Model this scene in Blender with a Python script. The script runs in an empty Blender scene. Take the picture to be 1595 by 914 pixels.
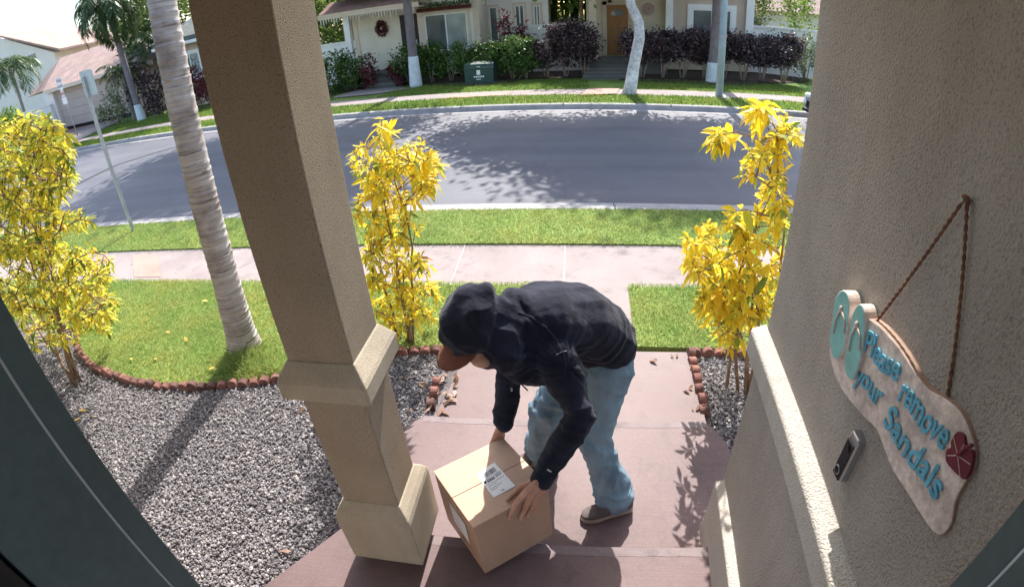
import bpy, bmesh, math, random
import numpy as np
from mathutils import Vector, Matrix, noise
random.seed(7)
RNG = np.random.default_rng(7)
R = math.radians
C = bpy.context.scene.collection
SC = bpy.context.scene

# ------------------------------------------------------------------ camera, sky, sun, exposure
CAM = Vector((0, 0, 2.75))
YAW, PIT, ROL = R(9.58), R(-30.57), R(4.07)
ROT = Matrix.Rotation(YAW, 3, 'Z') @ Matrix.Rotation(PIT, 3, 'X') @ Matrix.Rotation(-ROL, 3, 'Y').inverted()
cd = bpy.data.cameras.new('camera')
cam = bpy.data.objects.new('camera', cd)
C.objects.link(cam)
xa, ya, za = ROT @ Vector((1, 0, 0)), ROT @ Vector((0, 0, 1)), -(ROT @ Vector((0, 1, 0)))
M4 = Matrix(((xa.x, ya.x, za.x, 0), (xa.y, ya.y, za.y, 0), (xa.z, ya.z, za.z, 0), (0, 0, 0, 1)))
M4.translation = CAM
cam.matrix_world = M4
cd.type = 'PANO'
cd.panorama_type = 'FISHEYE_LENS_POLYNOMIAL'
cd.sensor_width = 36
cd.sensor_fit = 'HORIZONTAL'
cd.fisheye_fov = R(180)
KMM = 1595 / 36 / 798
cd.fisheye_polynomial_k0 = 0
cd.fisheye_polynomial_k1 = -KMM
cd.fisheye_polynomial_k2 = 0
cd.fisheye_polynomial_k3 = 0.071 * KMM ** 3
cd.fisheye_polynomial_k4 = 0
cd.clip_start = 0.01
cd.clip_end = 600
SC.camera = cam

SUN_AZ, SUN_EL = R(2.6), R(44)
w = bpy.data.worlds.new('World')
SC.world = w
w.use_nodes = True
nt = w.node_tree
bg = nt.nodes['Background']
sky = nt.nodes.new('ShaderNodeTexSky')
sky.sky_type = 'NISHITA'
sky.sun_disc = False
sky.sun_elevation = SUN_EL
sky.sun_rotation = SUN_AZ
sky.air_density = 1.2
sky.dust_density = 2.5
nt.links.new(sky.outputs[0], bg.inputs[0])
bg.inputs[1].default_value = 0.15
sl = bpy.data.lights.new('sun', 'SUN')
sl.energy = 3.8
sl.angle = R(0.5)
sl.color = (1, 0.95, 0.88)
so = bpy.data.objects.new('sun', sl)
C.objects.link(so)
sv = Vector((math.sin(SUN_AZ) * math.cos(SUN_EL), math.cos(SUN_AZ) * math.cos(SUN_EL), math.sin(SUN_EL)))
so.rotation_euler = sv.to_track_quat('Z', 'Y').to_euler()
SC.view_settings.view_transform = 'Standard'
SC.view_settings.look = 'None'
SC.view_settings.exposure = 1.35
SC.view_settings.gamma = 1
SC.view_settings.use_curve_mapping = False
SC.render.engine = 'CYCLES'
SC.cycles.use_denoising = True
SC.cycles.max_bounces = 8
SC.cycles.transparent_max_bounces = 8

# ------------------------------------------------------------------ helpers
def ray(px, py):
    """direction of a photograph pixel through the lens (used to survey where things stand)"""
    x, y = (px - 797.5) / 798, -(py - 457) / 798
    r = math.hypot(x, y) + 1e-9
    th = r * (1 - 0.071 * r * r)
    return ROT @ Vector((math.sin(th) * x / r, math.cos(th), math.sin(th) * y / r))
def atz(px, py, z):
    v = ray(px, py); return CAM + v * ((z - CAM.z) / v.z)
def aty(px, py, Y):
    v = ray(px, py); return CAM + v * (Y / v.y)
def atx(px, py, X):
    v = ray(px, py); return CAM + v * (X / v.x)
def atplane(px, py, p, n):
    v = ray(px, py); return CAM + v * ((p - CAM).dot(n) / v.dot(n))

def tag(o, label=None, cat=None, group=None, kind=None):
    if label: o['label'] = label
    if cat: o['category'] = cat
    if group: o['group'] = group
    if kind: o['kind'] = kind
    return o
def empty(name, loc=(0, 0, 0), label=None, cat=None, group=None, rz=0):
    o = bpy.data.objects.new(name, None)
    o.empty_display_size = 0.1
    o.location = loc; o.rotation_euler = (0, 0, rz)
    C.objects.link(o)
    return tag(o, label, cat, group)
def children(o): return [c for c in bpy.data.objects if c.parent == o]
def mesh(name, verts, faces, m, parent=None, smooth=False):
    me = bpy.data.meshes.new(name)
    me.from_pydata([tuple(v) for v in verts], [], faces)
    me.update()
    if m:
        for mm in (m if isinstance(m, (list, tuple)) else [m]): me.materials.append(mm)
    if smooth: me.polygons.foreach_set('use_smooth', [True] * len(me.polygons))
    o = bpy.data.objects.new(name, me)
    C.objects.link(o)
    if parent is not None:
        o.parent = parent
        bpy_loc = parent.get('_base')
        pm = Matrix.Translation(parent.location) @ Matrix.Rotation(parent.rotation_euler.z, 4, 'Z')
        o.matrix_parent_inverse = pm.inverted() if not parent.get('_local') else Matrix.Identity(4)
    return o
def fast_mesh(name, V, F, m, parent=None, smooth=False, mat_idx=None):
    """V (n,3) array, F (k, s) array of equal sided faces"""
    me = bpy.data.meshes.new(name)
    V = np.asarray(V, np.float32); F = np.asarray(F, np.int32)
    me.vertices.add(len(V)); me.vertices.foreach_set('co', V.ravel())
    k, s = F.shape
    me.loops.add(k * s); me.loops.foreach_set('vertex_index', F.ravel())
    me.polygons.add(k); me.polygons.foreach_set('loop_start', np.arange(k, dtype=np.int32) * s)
    for mm in (m if isinstance(m, (list, tuple)) else [m]): me.materials.append(mm)
    if mat_idx is not None: me.polygons.foreach_set('material_index', np.asarray(mat_idx, np.int32))
    me.polygons.foreach_set('use_smooth', np.full(k, smooth))
    me.update(calc_edges=True); me.validate()
    o = bpy.data.objects.new(name, me); C.objects.link(o)
    if parent is not None:
        o.parent = parent
        if not parent.get('_local'):
            o.matrix_parent_inverse = (Matrix.Translation(parent.location) @ Matrix.Rotation(parent.rotation_euler.z, 4, 'Z')).inverted()
    return o
def copy_tree(o, parent=None):
    c = o.copy(); C.objects.link(c)
    if parent: c.parent = parent
    for ch in children(o): copy_tree(ch, c)
    return c

class MB:
    def __init__(s): s.v = []; s.f = []
    def add(s, vs, fs):
        b = len(s.v); s.v += [Vector(v) for v in vs]; s.f += [tuple(i + b for i in f) for f in fs]; return s
    def box(s, x0, y0, z0, x1, y1, z1):
        vs = [(x, y, z) for x in (x0, x1) for y in (y0, y1) for z in (z0, z1)]
        return s.add(vs, [(0, 1, 3, 2), (4, 6, 7, 5), (0, 4, 5, 1), (2, 3, 7, 6), (0, 2, 6, 4), (1, 5, 7, 3)])
    def obox(s, c, ax, ay, az, hx, hy, hz):
        c = Vector(c); ax, ay, az = Vector(ax), Vector(ay), Vector(az)
        vs = [c + ax * (x * hx) + ay * (y * hy) + az * (z * hz) for x in (-1, 1) for y in (-1, 1) for z in (-1, 1)]
        return s.add(vs, [(0, 1, 3, 2), (4, 6, 7, 5), (0, 4, 5, 1), (2, 3, 7, 6), (0, 2, 6, 4), (1, 5, 7, 3)])
    def prism(s, poly, off):
        """poly: list of 3D points (planar, any winding), off: extrusion vector"""
        n = len(poly); off = Vector(off)
        vs = [Vector(p) for p in poly] + [Vector(p) + off for p in poly]
        fs = [tuple(range(n))[::-1], tuple(range(n, 2 * n))] + [(i, (i + 1) % n, n + (i + 1) % n, n + i) for i in range(n)]
        return s.add(vs, fs)
    def tube(s, pts, rad, n=10, cap=True, round_ends=False, squash=None):
        pts = [Vector(p) for p in pts]
        if not isinstance(rad, (list, tuple)): rad = [rad] * len(pts)
        rings = []; b = len(s.v)
        P = list(pts); Rr = list(rad)
        T = []
        for i in range(len(P)):
            t = P[min(i + 1, len(P) - 1)] - P[max(i - 1, 0)]
            T.append(t.normalized() if t.length > 1e-9 else Vector((0, 0, 1)))
        if round_ends:
            P2, R2, T2 = [], [], []
            for a in (0.12, 0.5, 0.82): P2.append(P[0] - T[0] * Rr[0] * math.cos(math.asin(a))); R2.append(Rr[0] * a); T2.append(T[0])
            P2 += P; R2 += Rr; T2 += T
            for a in (0.82, 0.5, 0.12): P2.append(P[-1] + T[-1] * Rr[-1] * math.cos(math.asin(a))); R2.append(Rr[-1] * a); T2.append(T[-1])
            P, Rr, T = P2, R2, T2
        u = T[0].orthogonal().normalized()
        for p, r, t in zip(P, Rr, T):
            u = (u - t * u.dot(t))
            u = u.normalized() if u.length > 1e-6 else t.orthogonal().normalized()
            v = t.cross(u)
            for k in range(n):
                a = 2 * math.pi * k / n
                s.v.append(p + u * (math.cos(a) * r) + v * (math.sin(a) * r))
        m = len(P)
        for i in range(m - 1):
            for k in range(n):
                k2 = (k + 1) % n
                s.f.append((b + i * n + k, b + i * n + k2, b + (i + 1) * n + k2, b + (i + 1) * n + k))
        if cap:
            s.f.append(tuple(b + k for k in range(n))[::-1]); s.f.append(tuple(b + (m - 1) * n + k for k in range(n)))
        return s
    def loft(s, rings, cap=True):
        n = len(rings[0]); b = len(s.v)
        for r in rings: s.v += [Vector(p) for p in r]
        for i in range(len(rings) - 1):
            for k in range(n):
                k2 = (k + 1) % n
                s.f.append((b + i * n + k, b + i * n + k2, b + (i + 1) * n + k2, b + (i + 1) * n + k))
        if cap:
            s.f.append(tuple(b + k for k in range(n))[::-1]); s.f.append(tuple(b + (len(rings) - 1) * n + k for k in range(n)))
        return s
    def ellipsoid(s, c, ax, ay, az, n=16, m=10):
        c, ax, ay, az = map(Vector, (c, ax, ay, az)); rings = []
        for i in range(m + 1):
            t = math.pi * (0.02 + 0.96 * i / m)
            rings.append([c + az * math.cos(t) + (ax * math.cos(2 * math.pi * k / n) + ay * math.sin(2 * math.pi * k / n)) * math.sin(t) for k in range(n)])
        return s.loft(rings)
    def build(s, name, m, parent=None, smooth=False, bevel=0, seg=2):
        o = mesh(name, s.v, s.f, m, parent, smooth)
        bm = bmesh.new(); bm.from_mesh(o.data)
        bmesh.ops.recalc_face_normals(bm, faces=bm.faces)
        if bevel:
            es = [e for e in bm.edges if len(e.link_faces) == 2 and e.calc_face_angle(0) > 0.5]
            bmesh.ops.bevel(bm, geom=es, offset=bevel, segments=seg, affect='EDGES', profile=0.5, clamp_overlap=True)
        bm.to_mesh(o.data); bm.free()
        return o
def grid(name, xs, ys, zf, m, parent=None, smooth=True):
    V = [(x, y, zf(x, y)) for y in ys for x in xs]
    nx = len(xs)
    F = [(j * nx + i, j * nx + i + 1, (j + 1) * nx + i + 1, (j + 1) * nx + i) for j in range(len(ys) - 1) for i in range(nx - 1)]
    return mesh(name, V, F, m, parent, smooth)
def poly(name, pts, z, m, kind='structure', thick=0.0):
    """flat outline lying at height z (with a skirt going down when thick)"""
    mb = MB()
    if thick: mb.prism([(p[0], p[1], z - thick) for p in pts], (0, 0, thick))
    else: mb.add([(p[0], p[1], z) for p in pts], [tuple(range(len(pts)))])
    o = mb.build(name, m)
    if not thick:
        if o.data.polygons[0].normal.z < 0: o.data.flip_normals()
    if kind: o['kind'] = kind
    return o

# ------------------------------------------------------------------ materials
def newmat(name):
    m = bpy.data.materials.new(name); m.use_nodes = True
    return m, m.node_tree, m.node_tree.nodes['Principled BSDF']
def ramp(nt, stops):
    r = nt.nodes.new('ShaderNodeValToRGB')
    while len(r.color_ramp.elements) < len(stops): r.color_ramp.elements.new(0.5)
    for e, (p, c) in zip(r.color_ramp.elements, stops):
        e.position = p; e.color = (*c, 1)
    return r
def tex_noise(nt, scale, detail=4, rough=0.55, vec=None):
    n = nt.nodes.new('ShaderNodeTexNoise'); n.inputs['Scale'].default_value = scale
    n.inputs['Detail'].default_value = detail; n.inputs['Roughness'].default_value = rough
    if vec is not None: nt.links.new(vec, n.inputs['Vector'])
    return n
def pos(nt, scale=None, rot=None):
    g = nt.nodes.new('ShaderNodeNewGeometry')
    out = g.outputs['Position']
    if scale or rot:
        mp = nt.nodes.new('ShaderNodeMapping')
        if scale: mp.inputs['Scale'].default_value = scale
        if rot: mp.inputs['Rotation'].default_value = rot
        nt.links.new(out, mp.inputs['Vector']); out = mp.outputs[0]
    return out
def mixc(nt, fac, a, b, mode='MIX'):
    m = nt.nodes.new('ShaderNodeMix'); m.data_type = 'RGBA'; m.blend_type = mode
    for i, v in (('Factor', fac),):
        if hasattr(v, 'is_output'): nt.links.new(v, m.inputs[0])
        else: m.inputs[0].default_value = v
    for idx, v in ((6, a), (7, b)):
        if hasattr(v, 'is_output'): nt.links.new(v, m.inputs[idx])
        else: m.inputs[idx].default_value = (*v, 1)
    return m.outputs[2]
def maprange(nt, v, a, b, c=0.0, d=1.0):
    m = nt.nodes.new('ShaderNodeMapRange')
    m.inputs[1].default_value = a; m.inputs[2].default_value = b; m.inputs[3].default_value = c; m.inputs[4].default_value = d
    nt.links.new(v, m.inputs[0]); return m.outputs[0]
def bump(nt, bs, height, strength, dist, prev=None):
    b = nt.nodes.new('ShaderNodeBump'); b.inputs['Strength'].default_value = strength; b.inputs['Distance'].default_value = dist
    nt.links.new(height, b.inputs['Height'])
    if prev is not None: nt.links.new(prev, b.inputs['Normal'])
    nt.links.new(b.outputs[0], bs.inputs['Normal']); return b.outputs[0]
def pm(name, col, rough=0.8, vs=3.0, va=0.25, fs=None, fa=0.2, bs_=None, bst=0.3, bd=0.005, spec=0.3, metal=0, scale=None):
    """plain procedural material: broad blotches (vs, va), fine grain (fs, fa) and bump (bs_, bst, bd)"""
    m, nt, b = newmat(name)
    p = pos(nt, scale)
    n1 = tex_noise(nt, vs, 5, 0.6, p)
    lo = tuple(c * (1 - va) for c in col); hi = tuple(min(1, c * (1 + va)) for c in col)
    r = ramp(nt, [(0.3, lo), (0.7, hi)]); nt.links.new(n1.outputs[0], r.inputs[0])
    out = r.outputs[0]
    if fs:
        n2 = tex_noise(nt, fs, 3, 0.6, p)
        g = ramp(nt, [(0.3, (1 - fa,) * 3), (0.7, (1 + fa,) * 3)]); nt.links.new(n2.outputs[0], g.inputs[0])
        out = mixc(nt, 1.0, out, g.outputs[0], 'MULTIPLY')
    nt.links.new(out, b.inputs['Base Color'])
    b.inputs['Roughness'].default_value = rough; b.inputs['Specular IOR Level'].default_value = spec; b.inputs['Metallic'].default_value = metal
    if bs_:
        n3 = tex_noise(nt, bs_, 4, 0.6, p); bump(nt, b, n3.outputs[0], bst, bd)
    return m
def stucco(name, col, grain=120, speck=0.5, bst=0.8, bd=0.006, dark=(0.05, 0.035, 0.025)):
    m, nt, b = newmat(name); p = pos(nt)
    n1 = tex_noise(nt, 2.3, 6, 0.65, p)
    r = ramp(nt, [(0.3, tuple(c * 0.86 for c in col)), (0.7, tuple(c * 1.1 for c in col))]); nt.links.new(n1.outputs[0], r.inputs[0])
    ns = tex_noise(nt, 1.0, 5, 0.65, pos(nt, (9, 9, .7))); gs_ = ramp(nt, [(.30, (.93, .915, .90)), (.55, (1, 1, 1)), (.8, (1.03, 1.03, 1.03))]); nt.links.new(ns.outputs[0], gs_.inputs[0])
    base_c = mixc(nt, 1, r.outputs[0], gs_.outputs[0], 'MULTIPLY')
    n2 = tex_noise(nt, grain, 2, 0.5, p)
    sp = maprange(nt, n2.outputs[0], 0.33, 0.45, speck, 0.0)
    c = mixc(nt, sp, base_c, dark)
    nt.links.new(c, b.inputs['Base Color']); b.inputs['Roughness'].default_value = 0.95; b.inputs['Specular IOR Level'].default_value = 0.15
    n3 = tex_noise(nt, grain, 3, 0.6, p)
    bump(nt, b, n3.outputs[0], bst, bd)
    return m
def leafmat(name, stops, trans=0.35, rough=0.5, spec=0.35, patch=None):
    """leaf colours vary leaf by leaf (each leaf is one mesh island)"""
    m, nt, b = newmat(name)
    g = nt.nodes.new('ShaderNodeNewGeometry')
    r = ramp(nt, stops); nt.links.new(g.outputs['Random Per Island'], r.inputs[0])
    col_ = r.outputs[0]
    if patch:
        np_ = tex_noise(nt, patch, 5, .7, pos(nt)); gp = ramp(nt, [(.30, (.72, .88, .72)), (.5, (1, 1, 1)), (.68, (1.22, 1.02, .95))]); nt.links.new(np_.outputs[0], gp.inputs[0])
        col_ = mixc(nt, 1, col_, gp.outputs[0], 'MULTIPLY')
    nt.links.new(col_, b.inputs['Base Color']); b.inputs['Roughness'].default_value = rough; b.inputs['Specular IOR Level'].default_value = spec
    t = nt.nodes.new('ShaderNodeBsdfTranslucent'); nt.links.new(col_, t.inputs[0])
    mx = nt.nodes.new('ShaderNodeMixShader'); mx.inputs[0].default_value = trans
    nt.links.new(b.outputs[0], mx.inputs[1]); nt.links.new(t.outputs[0], mx.inputs[2])
    nt.links.new(mx.outputs[0], nt.nodes['Material Output'].inputs[0])
    return m

M = {}
M['wall_stucco'] = stucco('wall_stucco', (0.51, 0.455, 0.405), 130, 0.25, 1.0, 0.016)
M['column_stucco'] = stucco('column_stucco', (0.37, 0.305, 0.232), 200, 0.60, 0.8, 0.005)
M['trim_stucco'] = stucco('trim_stucco', (0.45, 0.39, 0.305), 200, 0.3, 0.7, 0.004)
M['pier_trim'] = stucco('pier_trim', (0.56, 0.515, 0.46), 140, 0.2, 0.9, 0.010)
M['jamb'] = pm('jamb', (0.085, 0.112, 0.112), 0.45, 4, 0.12, 60, 0.1, spec=0.4)
M['gasket'] = pm('gasket', (0.02, 0.018, 0.018), 0.6)
M['white'] = pm('white', (0.7, 0.7, 0.68), 0.5, 3, 0.08)
M['kerb'] = pm('kerb', (0.34, 0.32, 0.315), 0.9, 2.5, 0.22, 60, 0.2, 80, 0.3, 0.004)
M['soil'] = pm('soil', (0.06, 0.04, 0.03), 0.95, 5, 0.4, 40, 0.5, 30, 0.8, 0.03)
M['turf'] = pm('turf', (0.18, 0.25, 0.07), 0.95, 1.6, 0.3, 70, 0.45, 60, 0.6, 0.02)
M['far_turf'] = pm('far_turf', (0.14, 0.22, 0.045), 0.95, 0.9, 0.35, 25, 0.45, 30, 0.8, 0.04)
M['gravel_base'] = pm('gravel_base', (0.15, 0.135, 0.14), 0.95, 6, 0.3, 60, 0.5, 70, 0.8, 0.01)
M['terracotta'] = pm('terracotta', (0.20, 0.100, 0.084), 0.9, 14, 0.45, 90, 0.25, 120, 0.4, 0.003)
M['cardboard'] = pm('cardboard', (0.44, 0.275, 0.19), 0.50, 5, 0.10, 90, 0.07, scale=(1, 1, 1), spec=0.45)
M['tape'] = pm('tape', (0.42, 0.27, 0.16), 0.25, 8, 0.08, spec=0.5)
M['paper'] = pm('paper', (0.78, 0.78, 0.80), 0.6, 8, 0.03)
M['ink'] = pm('ink', (0.03, 0.03, 0.05), 0.6, 30, 0.2)
M['ink_grey'] = pm('ink_grey', (0.38, 0.38, 0.42), 0.6, 30, 0.2)
M['steel'] = pm('steel', (0.42, 0.44, 0.46), 0.45, 6, 0.18, 60, 0.15, metal=0.6)
M['pole_grey'] = pm('pole_grey', (0.36, 0.44, 0.50), 0.6, 3, 0.12, 30, 0.1)
M['sign_back'] = pm('sign_back', (0.50, 0.56, 0.58), 0.5, 5, 0.15, metal=0.2)
M['red_ink'] = pm('red_ink', (0.5, 0.05, 0.05), 0.6)
M['bark_grey'] = pm('bark_grey', (0.36, 0.33, 0.32), 0.9, 3, 0.25, 18, 0.2, 25, 0.6, 0.02)
M['twig'] = pm('twig', (0.24, 0.16, 0.10), 0.9, 10, 0.3)
M['rope'] = pm('rope', (0.20, 0.095, 0.055), 0.9, 40, 0.35)

def vary_by_object(m, lo, hi):
    nt = m.node_tree; b = nt.nodes['Principled BSDF']; src = b.inputs['Base Color'].links[0].from_socket
    oi = nt.nodes.new('ShaderNodeObjectInfo'); r = ramp(nt, [(0, lo), (1, hi)]); nt.links.new(oi.outputs['Random'], r.inputs[0])
    nt.links.new(mixc(nt, 1, src, r.outputs[0], 'MULTIPLY'), b.inputs['Base Color'])
vary_by_object(M['terracotta'], (.62, .66, .72), (1.3, 1.2, 1.15))
def road_mat():
    m, nt, b = newmat('asphalt'); p = pos(nt)
    n1 = tex_noise(nt, 0.35, 5, 0.6, p); n2 = tex_noise(nt, 120, 3, 0.7, p)
    ps = pos(nt, (0.06, 1.6, 1)); n3 = tex_noise(nt, 1.0, 3, 0.5, ps)
    r = ramp(nt, [(0.3, (0.085, 0.088, 0.108)), (0.7, (0.115, 0.119, 0.142))]); nt.links.new(n1.outputs[0], r.inputs[0])
    g = ramp(nt, [(0.3, (0.72,) * 3), (0.7, (1.25,) * 3)]); nt.links.new(n2.outputs[0], g.inputs[0])
    st = ramp(nt, [(0.35, (0.88,) * 3), (0.65, (1.1,) * 3)]); nt.links.new(n3.outputs[0], st.inputs[0])
    c = mixc(nt, 1, mixc(nt, 1, r.outputs[0], g.outputs[0], 'MULTIPLY'), st.outputs[0], 'MULTIPLY')
    sn = tex_noise(nt, 1.1, 6, .72, p); c = mixc(nt, maprange(nt, sn.outputs[0], .60, .74, 0, .45), c, (.055, .055, .065))
    pn_ = tex_noise(nt, .5, 4, .6, p); c = mixc(nt, maprange(nt, pn_.outputs[0], .52, .66, 0, .35), c, (.155, .148, .150))
    ck = nt.nodes.new('ShaderNodeTexVoronoi'); ck.feature = 'DISTANCE_TO_EDGE'; ck.inputs['Scale'].default_value = .42
    wv = tex_noise(nt, 1.6, 4, .6, p); wa = mixc(nt, .28, p, wv.outputs[1], 'LINEAR_LIGHT'); nt.links.new(wa, ck.inputs['Vector'])
    c = mixc(nt, maprange(nt, ck.outputs['Distance'], .002, .006, .22, 0), c, (.03, .03, .035))
    nt.links.new(c, b.inputs['Base Color']); b.inputs['Roughness'].default_value = 0.7; b.inputs['Specular IOR Level'].default_value = 0.4
    bump(nt, b, n2.outputs[0], 0.5, 0.006)
    return m
M['road'] = road_mat()
def concrete(name, a, b_, jx=None, stain=0.5, broom=None, rough=0.9):
    m, nt, b = newmat(name); p = pos(nt)
    n1 = tex_noise(nt, 1.3, 6, 0.65, p); n2 = tex_noise(nt, 90, 3, 0.6, p); n4 = tex_noise(nt, 6.0, 5, 0.7, p)
    r = ramp(nt, [(0.3, a), (0.7, b_)]); nt.links.new(n1.outputs[0], r.inputs[0])
    g = ramp(nt, [(0.3, (0.86,) * 3), (0.7, (1.12,) * 3)]); nt.links.new(n2.outputs[0], g.inputs[0])
    c = mixc(nt, 1, r.outputs[0], g.outputs[0], 'MULTIPLY')
    f = maprange(nt, n4.outputs[0], 0.52, 0.72, 0, stain)
    c = mixc(nt, f, c, tuple(x * 0.62 for x in a))
    if broom:
        pb = pos(nt, broom); nb = tex_noise(nt, 1.0, 2, 0.5, pb)
        gb = ramp(nt, [(0.35, (0.965,) * 3), (0.65, (1.03,) * 3)]); nt.links.new(nb.outputs[0], gb.inputs[0])
        c = mixc(nt, 1, c, gb.outputs[0], 'MULTIPLY')
        bump(nt, b, nb.outputs[0], 0.25, 0.003)
    else: bump(nt, b, n2.outputs[0], 0.35, 0.004)
    nt.links.new(c, b.inputs['Base Color']); b.inputs['Roughness'].default_value = rough; b.inputs['Specular IOR Level'].default_value = 0.3
    return m
M['sidewalk'] = concrete('sidewalk', (0.25, 0.208, 0.200), (0.33, 0.28, 0.27), stain=0.55)
M['landing'] = concrete('landing', (0.140, 0.094, 0.095), (0.182, 0.125, 0.126), stain=0.55, broom=(6, 190, 6), rough=0.58)
M['nosing'] = concrete('nosing', (0.185, 0.145, 0.148), (0.235, 0.187, 0.19), stain=0.7, rough=0.7)
M['paver_red'] = concrete('paver_red', (0.36, 0.22, 0.18), (0.45, 0.29, 0.25), stain=0.3)
M['tar'] = pm('tar', (0.03, 0.03, 0.035), 0.7)
M['paint'] = pm('paint', (0.34, 0.34, 0.36), 0.7, 20, 0.3)

M['yellow_leaf'] = leafmat('yellow_leaf', [(0.0, (0.66, 0.42, 0.02)), (0.15, (0.82, 0.60, 0.03)), (0.62, (0.90, 0.74, 0.07)), (0.82, (0.62, 0.60, 0.06)), (0.93, (0.24, 0.34, 0.05)), (0.97, (0.14, 0.22, 0.04)), (1.0, (0.55, 0.26, 0.04))], 0.5)
M['yellow_green_leaf'] = leafmat('yellow_green_leaf', [(0.0, (0.70, 0.50, 0.03)), (0.35, (0.86, 0.74, 0.08)), (0.68, (0.60, 0.60, 0.08)), (0.86, (0.26, 0.36, 0.05)), (1.0, (0.10, 0.17, 0.03))], 0.48)
M['grass_blade'] = leafmat('grass_blade', [(0.0, (0.19, 0.28, 0.07)), (0.45, (0.37, 0.46, 0.14)), (0.85, (0.50, 0.57, 0.20)), (1.0, (0.56, 0.53, 0.27))], 0.4, 0.6, 0.2, 1.7)
M['grass_far'] = leafmat('grass_far', [(0.0, (0.10, 0.17, 0.03)), (0.5, (0.20, 0.29, 0.06)), (1.0, (0.30, 0.36, 0.09))], 0.4, 0.7, 0.2, 0.8)
M['hedge_leaf'] = leafmat('hedge_leaf', [(0, (0.035, 0.075, 0.02)), (0.5, (0.06, 0.13, 0.03)), (0.85, (0.11, 0.2, 0.04)), (1, (0.30, 0.36, 0.08))], 0.3)
M['purple_leaf'] = leafmat('purple_leaf', [(0, (0.03, 0.022, 0.03)), (0.5, (0.055, 0.038, 0.05)), (0.82, (0.11, 0.065, 0.08)), (0.93, (0.30, 0.19, 0.22)), (1, (0.06, 0.09, 0.04))], 0.15)
M['red_leaf'] = leafmat('red_leaf', [(0, (0.05, 0.012, 0.018)), (0.6, (0.12, 0.02, 0.035)), (0.9, (0.25, 0.05, 0.07)), (1, (0.05, 0.06, 0.03))], 0.25)
M['pale_leaf'] = leafmat('pale_leaf', [(0, (0.10, 0.14, 0.06)), (0.5, (0.24, 0.28, 0.16)), (1, (0.48, 0.50, 0.34))], 0.25)
M['palm_leaf'] = leafmat('palm_leaf', [(0, (0.03, 0.06, 0.02)), (0.6, (0.06, 0.11, 0.035)), (1, (0.14, 0.2, 0.08))], 0.3, 0.4)
M['tree_leaf'] = leafmat('tree_leaf', [(0, (0.05, 0.09, 0.02)), (0.5, (0.11, 0.17, 0.035)), (1, (0.24, 0.30, 0.07))], 0.35)
M['bright_leaf'] = leafmat('bright_leaf', [(0, (0.08, 0.14, 0.02)), (0.5, (0.17, 0.27, 0.04)), (1, (0.34, 0.42, 0.10))], 0.4)
M['dry_leaf'] = leafmat('dry_leaf', [(0, (0.14, 0.075, 0.05)), (0.6, (0.25, 0.15, 0.105)), (1, (0.42, 0.31, 0.23))], 0.15)
M['yellow_fallen'] = leafmat('yellow_fallen', [(0, (0.6, 0.38, 0.05)), (1, (0.75, 0.55, 0.15))], 0.2)

# ------------------------------------------------------------------ ground, street, paths
FAR_KERB = [(60, 11.5), (30, 13.0), (12, 14.2), (6, 14.5), (3, 14.65), (0, 14.87), (-4, 15.08), (-8, 15.4), (-11, 15.85), (-14, 16.3), (-19, 16.75), (-24, 16.9), (-40, 17.2), (-80, 17.4)]
def off_line(pts, d):
    out = []
    for i, p in enumerate(pts):
        a = Vector(pts[max(i - 1, 0)]); b = Vector(pts[min(i + 1, len(pts) - 1)])
        t = (b - a).normalized(); n = Vector((t.y, -t.x))
        if n.y < 0: n = -n
        out.append((p[0] + n.x * d, p[1] + n.y * d))
    return out
def strip(name, la, lb, za, zb, m, kind='structure', label=None, thick=0.0):
    n = len(la)
    V = [(p[0], p[1], za) for p in la] + [(p[0], p[1], zb) for p in lb]
    F = [(i, i + 1, n + i + 1, n + i) for i in range(n - 1)]
    o = mesh(name, V, F, m)
    bm = bmesh.new(); bm.from_mesh(o.data)
    for f in bm.faces:
        f.normal_update()
        if f.normal.z < 0: f.normal_flip()
    bm.to_mesh(o.data); bm.free()
    o['kind'] = kind
    return o
# one sheet to the horizon
gs = [-400, -200, -100, -60, -30, 0, 30, 60, 100, 200, 400]
g = grid('ground', gs, gs, lambda x, y: -0.25, M['soil']); g['kind'] = 'structure'
NEAR = [(60, 7.22), (-80, 7.22)]
strip('street', [(60, 6.9), (30, 6.9), (12, 6.9), (6, 6.9), (3, 6.9), (0, 6.9), (-4, 6.9), (-8, 6.9), (-11, 6.9), (-14, 6.9), (-19, 6.9), (-24, 6.9), (-40, 6.9), (-80, 6.9)], off_line(FAR_KERB, 0.15), 0.0, 0.0, M['road'])
# near kerb and gutter
for nm, y0, y1, z0, z1 in (('kerb', 6.68, 6.84, -0.2, 0.125),):
    o = MB().box(-80, y0, z0, 60, y1, z1).build(nm, M['kerb'], bevel=0.02); o['kind'] = 'structure'
o = MB().box(-80, 6.843, -0.2, 60, 7.22, 0.012).build('gutter', M['kerb']); o['kind'] = 'structure'
# far kerb: gutter pan, kerb face and top as a profile swept along the curve
prof = [(-0.30, 0.004), (-0.02, 0.010), (0.0, 0.13), (0.03, 0.145), (0.17, 0.145), (0.175, -0.1)]
rows = [off_line(FAR_KERB, d) for d, z in prof]
n = len(FAR_KERB)
V = [(p[0], p[1], prof[i][1]) for i, r_ in enumerate(rows) for p in r_]
F = [(i * n + k, i * n + k + 1, (i + 1) * n + k + 1, (i + 1) * n + k) for i in range(len(prof) - 1) for k in range(n - 1)]
o = mesh('kerb', V, F, M['kerb']); o['kind'] = 'structure'
strip('grass_verge', off_line(FAR_KERB, 0.17), off_line(FAR_KERB, 1.62), 0.14, 0.15, M['far_turf'])
strip('sidewalk', off_line(FAR_KERB, 1.6), off_line(FAR_KERB, 2.78), 0.158, 0.165, M['sidewalk'])
strip('lawn', off_line(FAR_KERB, 2.76), off_line(FAR_KERB, 60), 0.155, 0.18, M['far_turf'])
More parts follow.
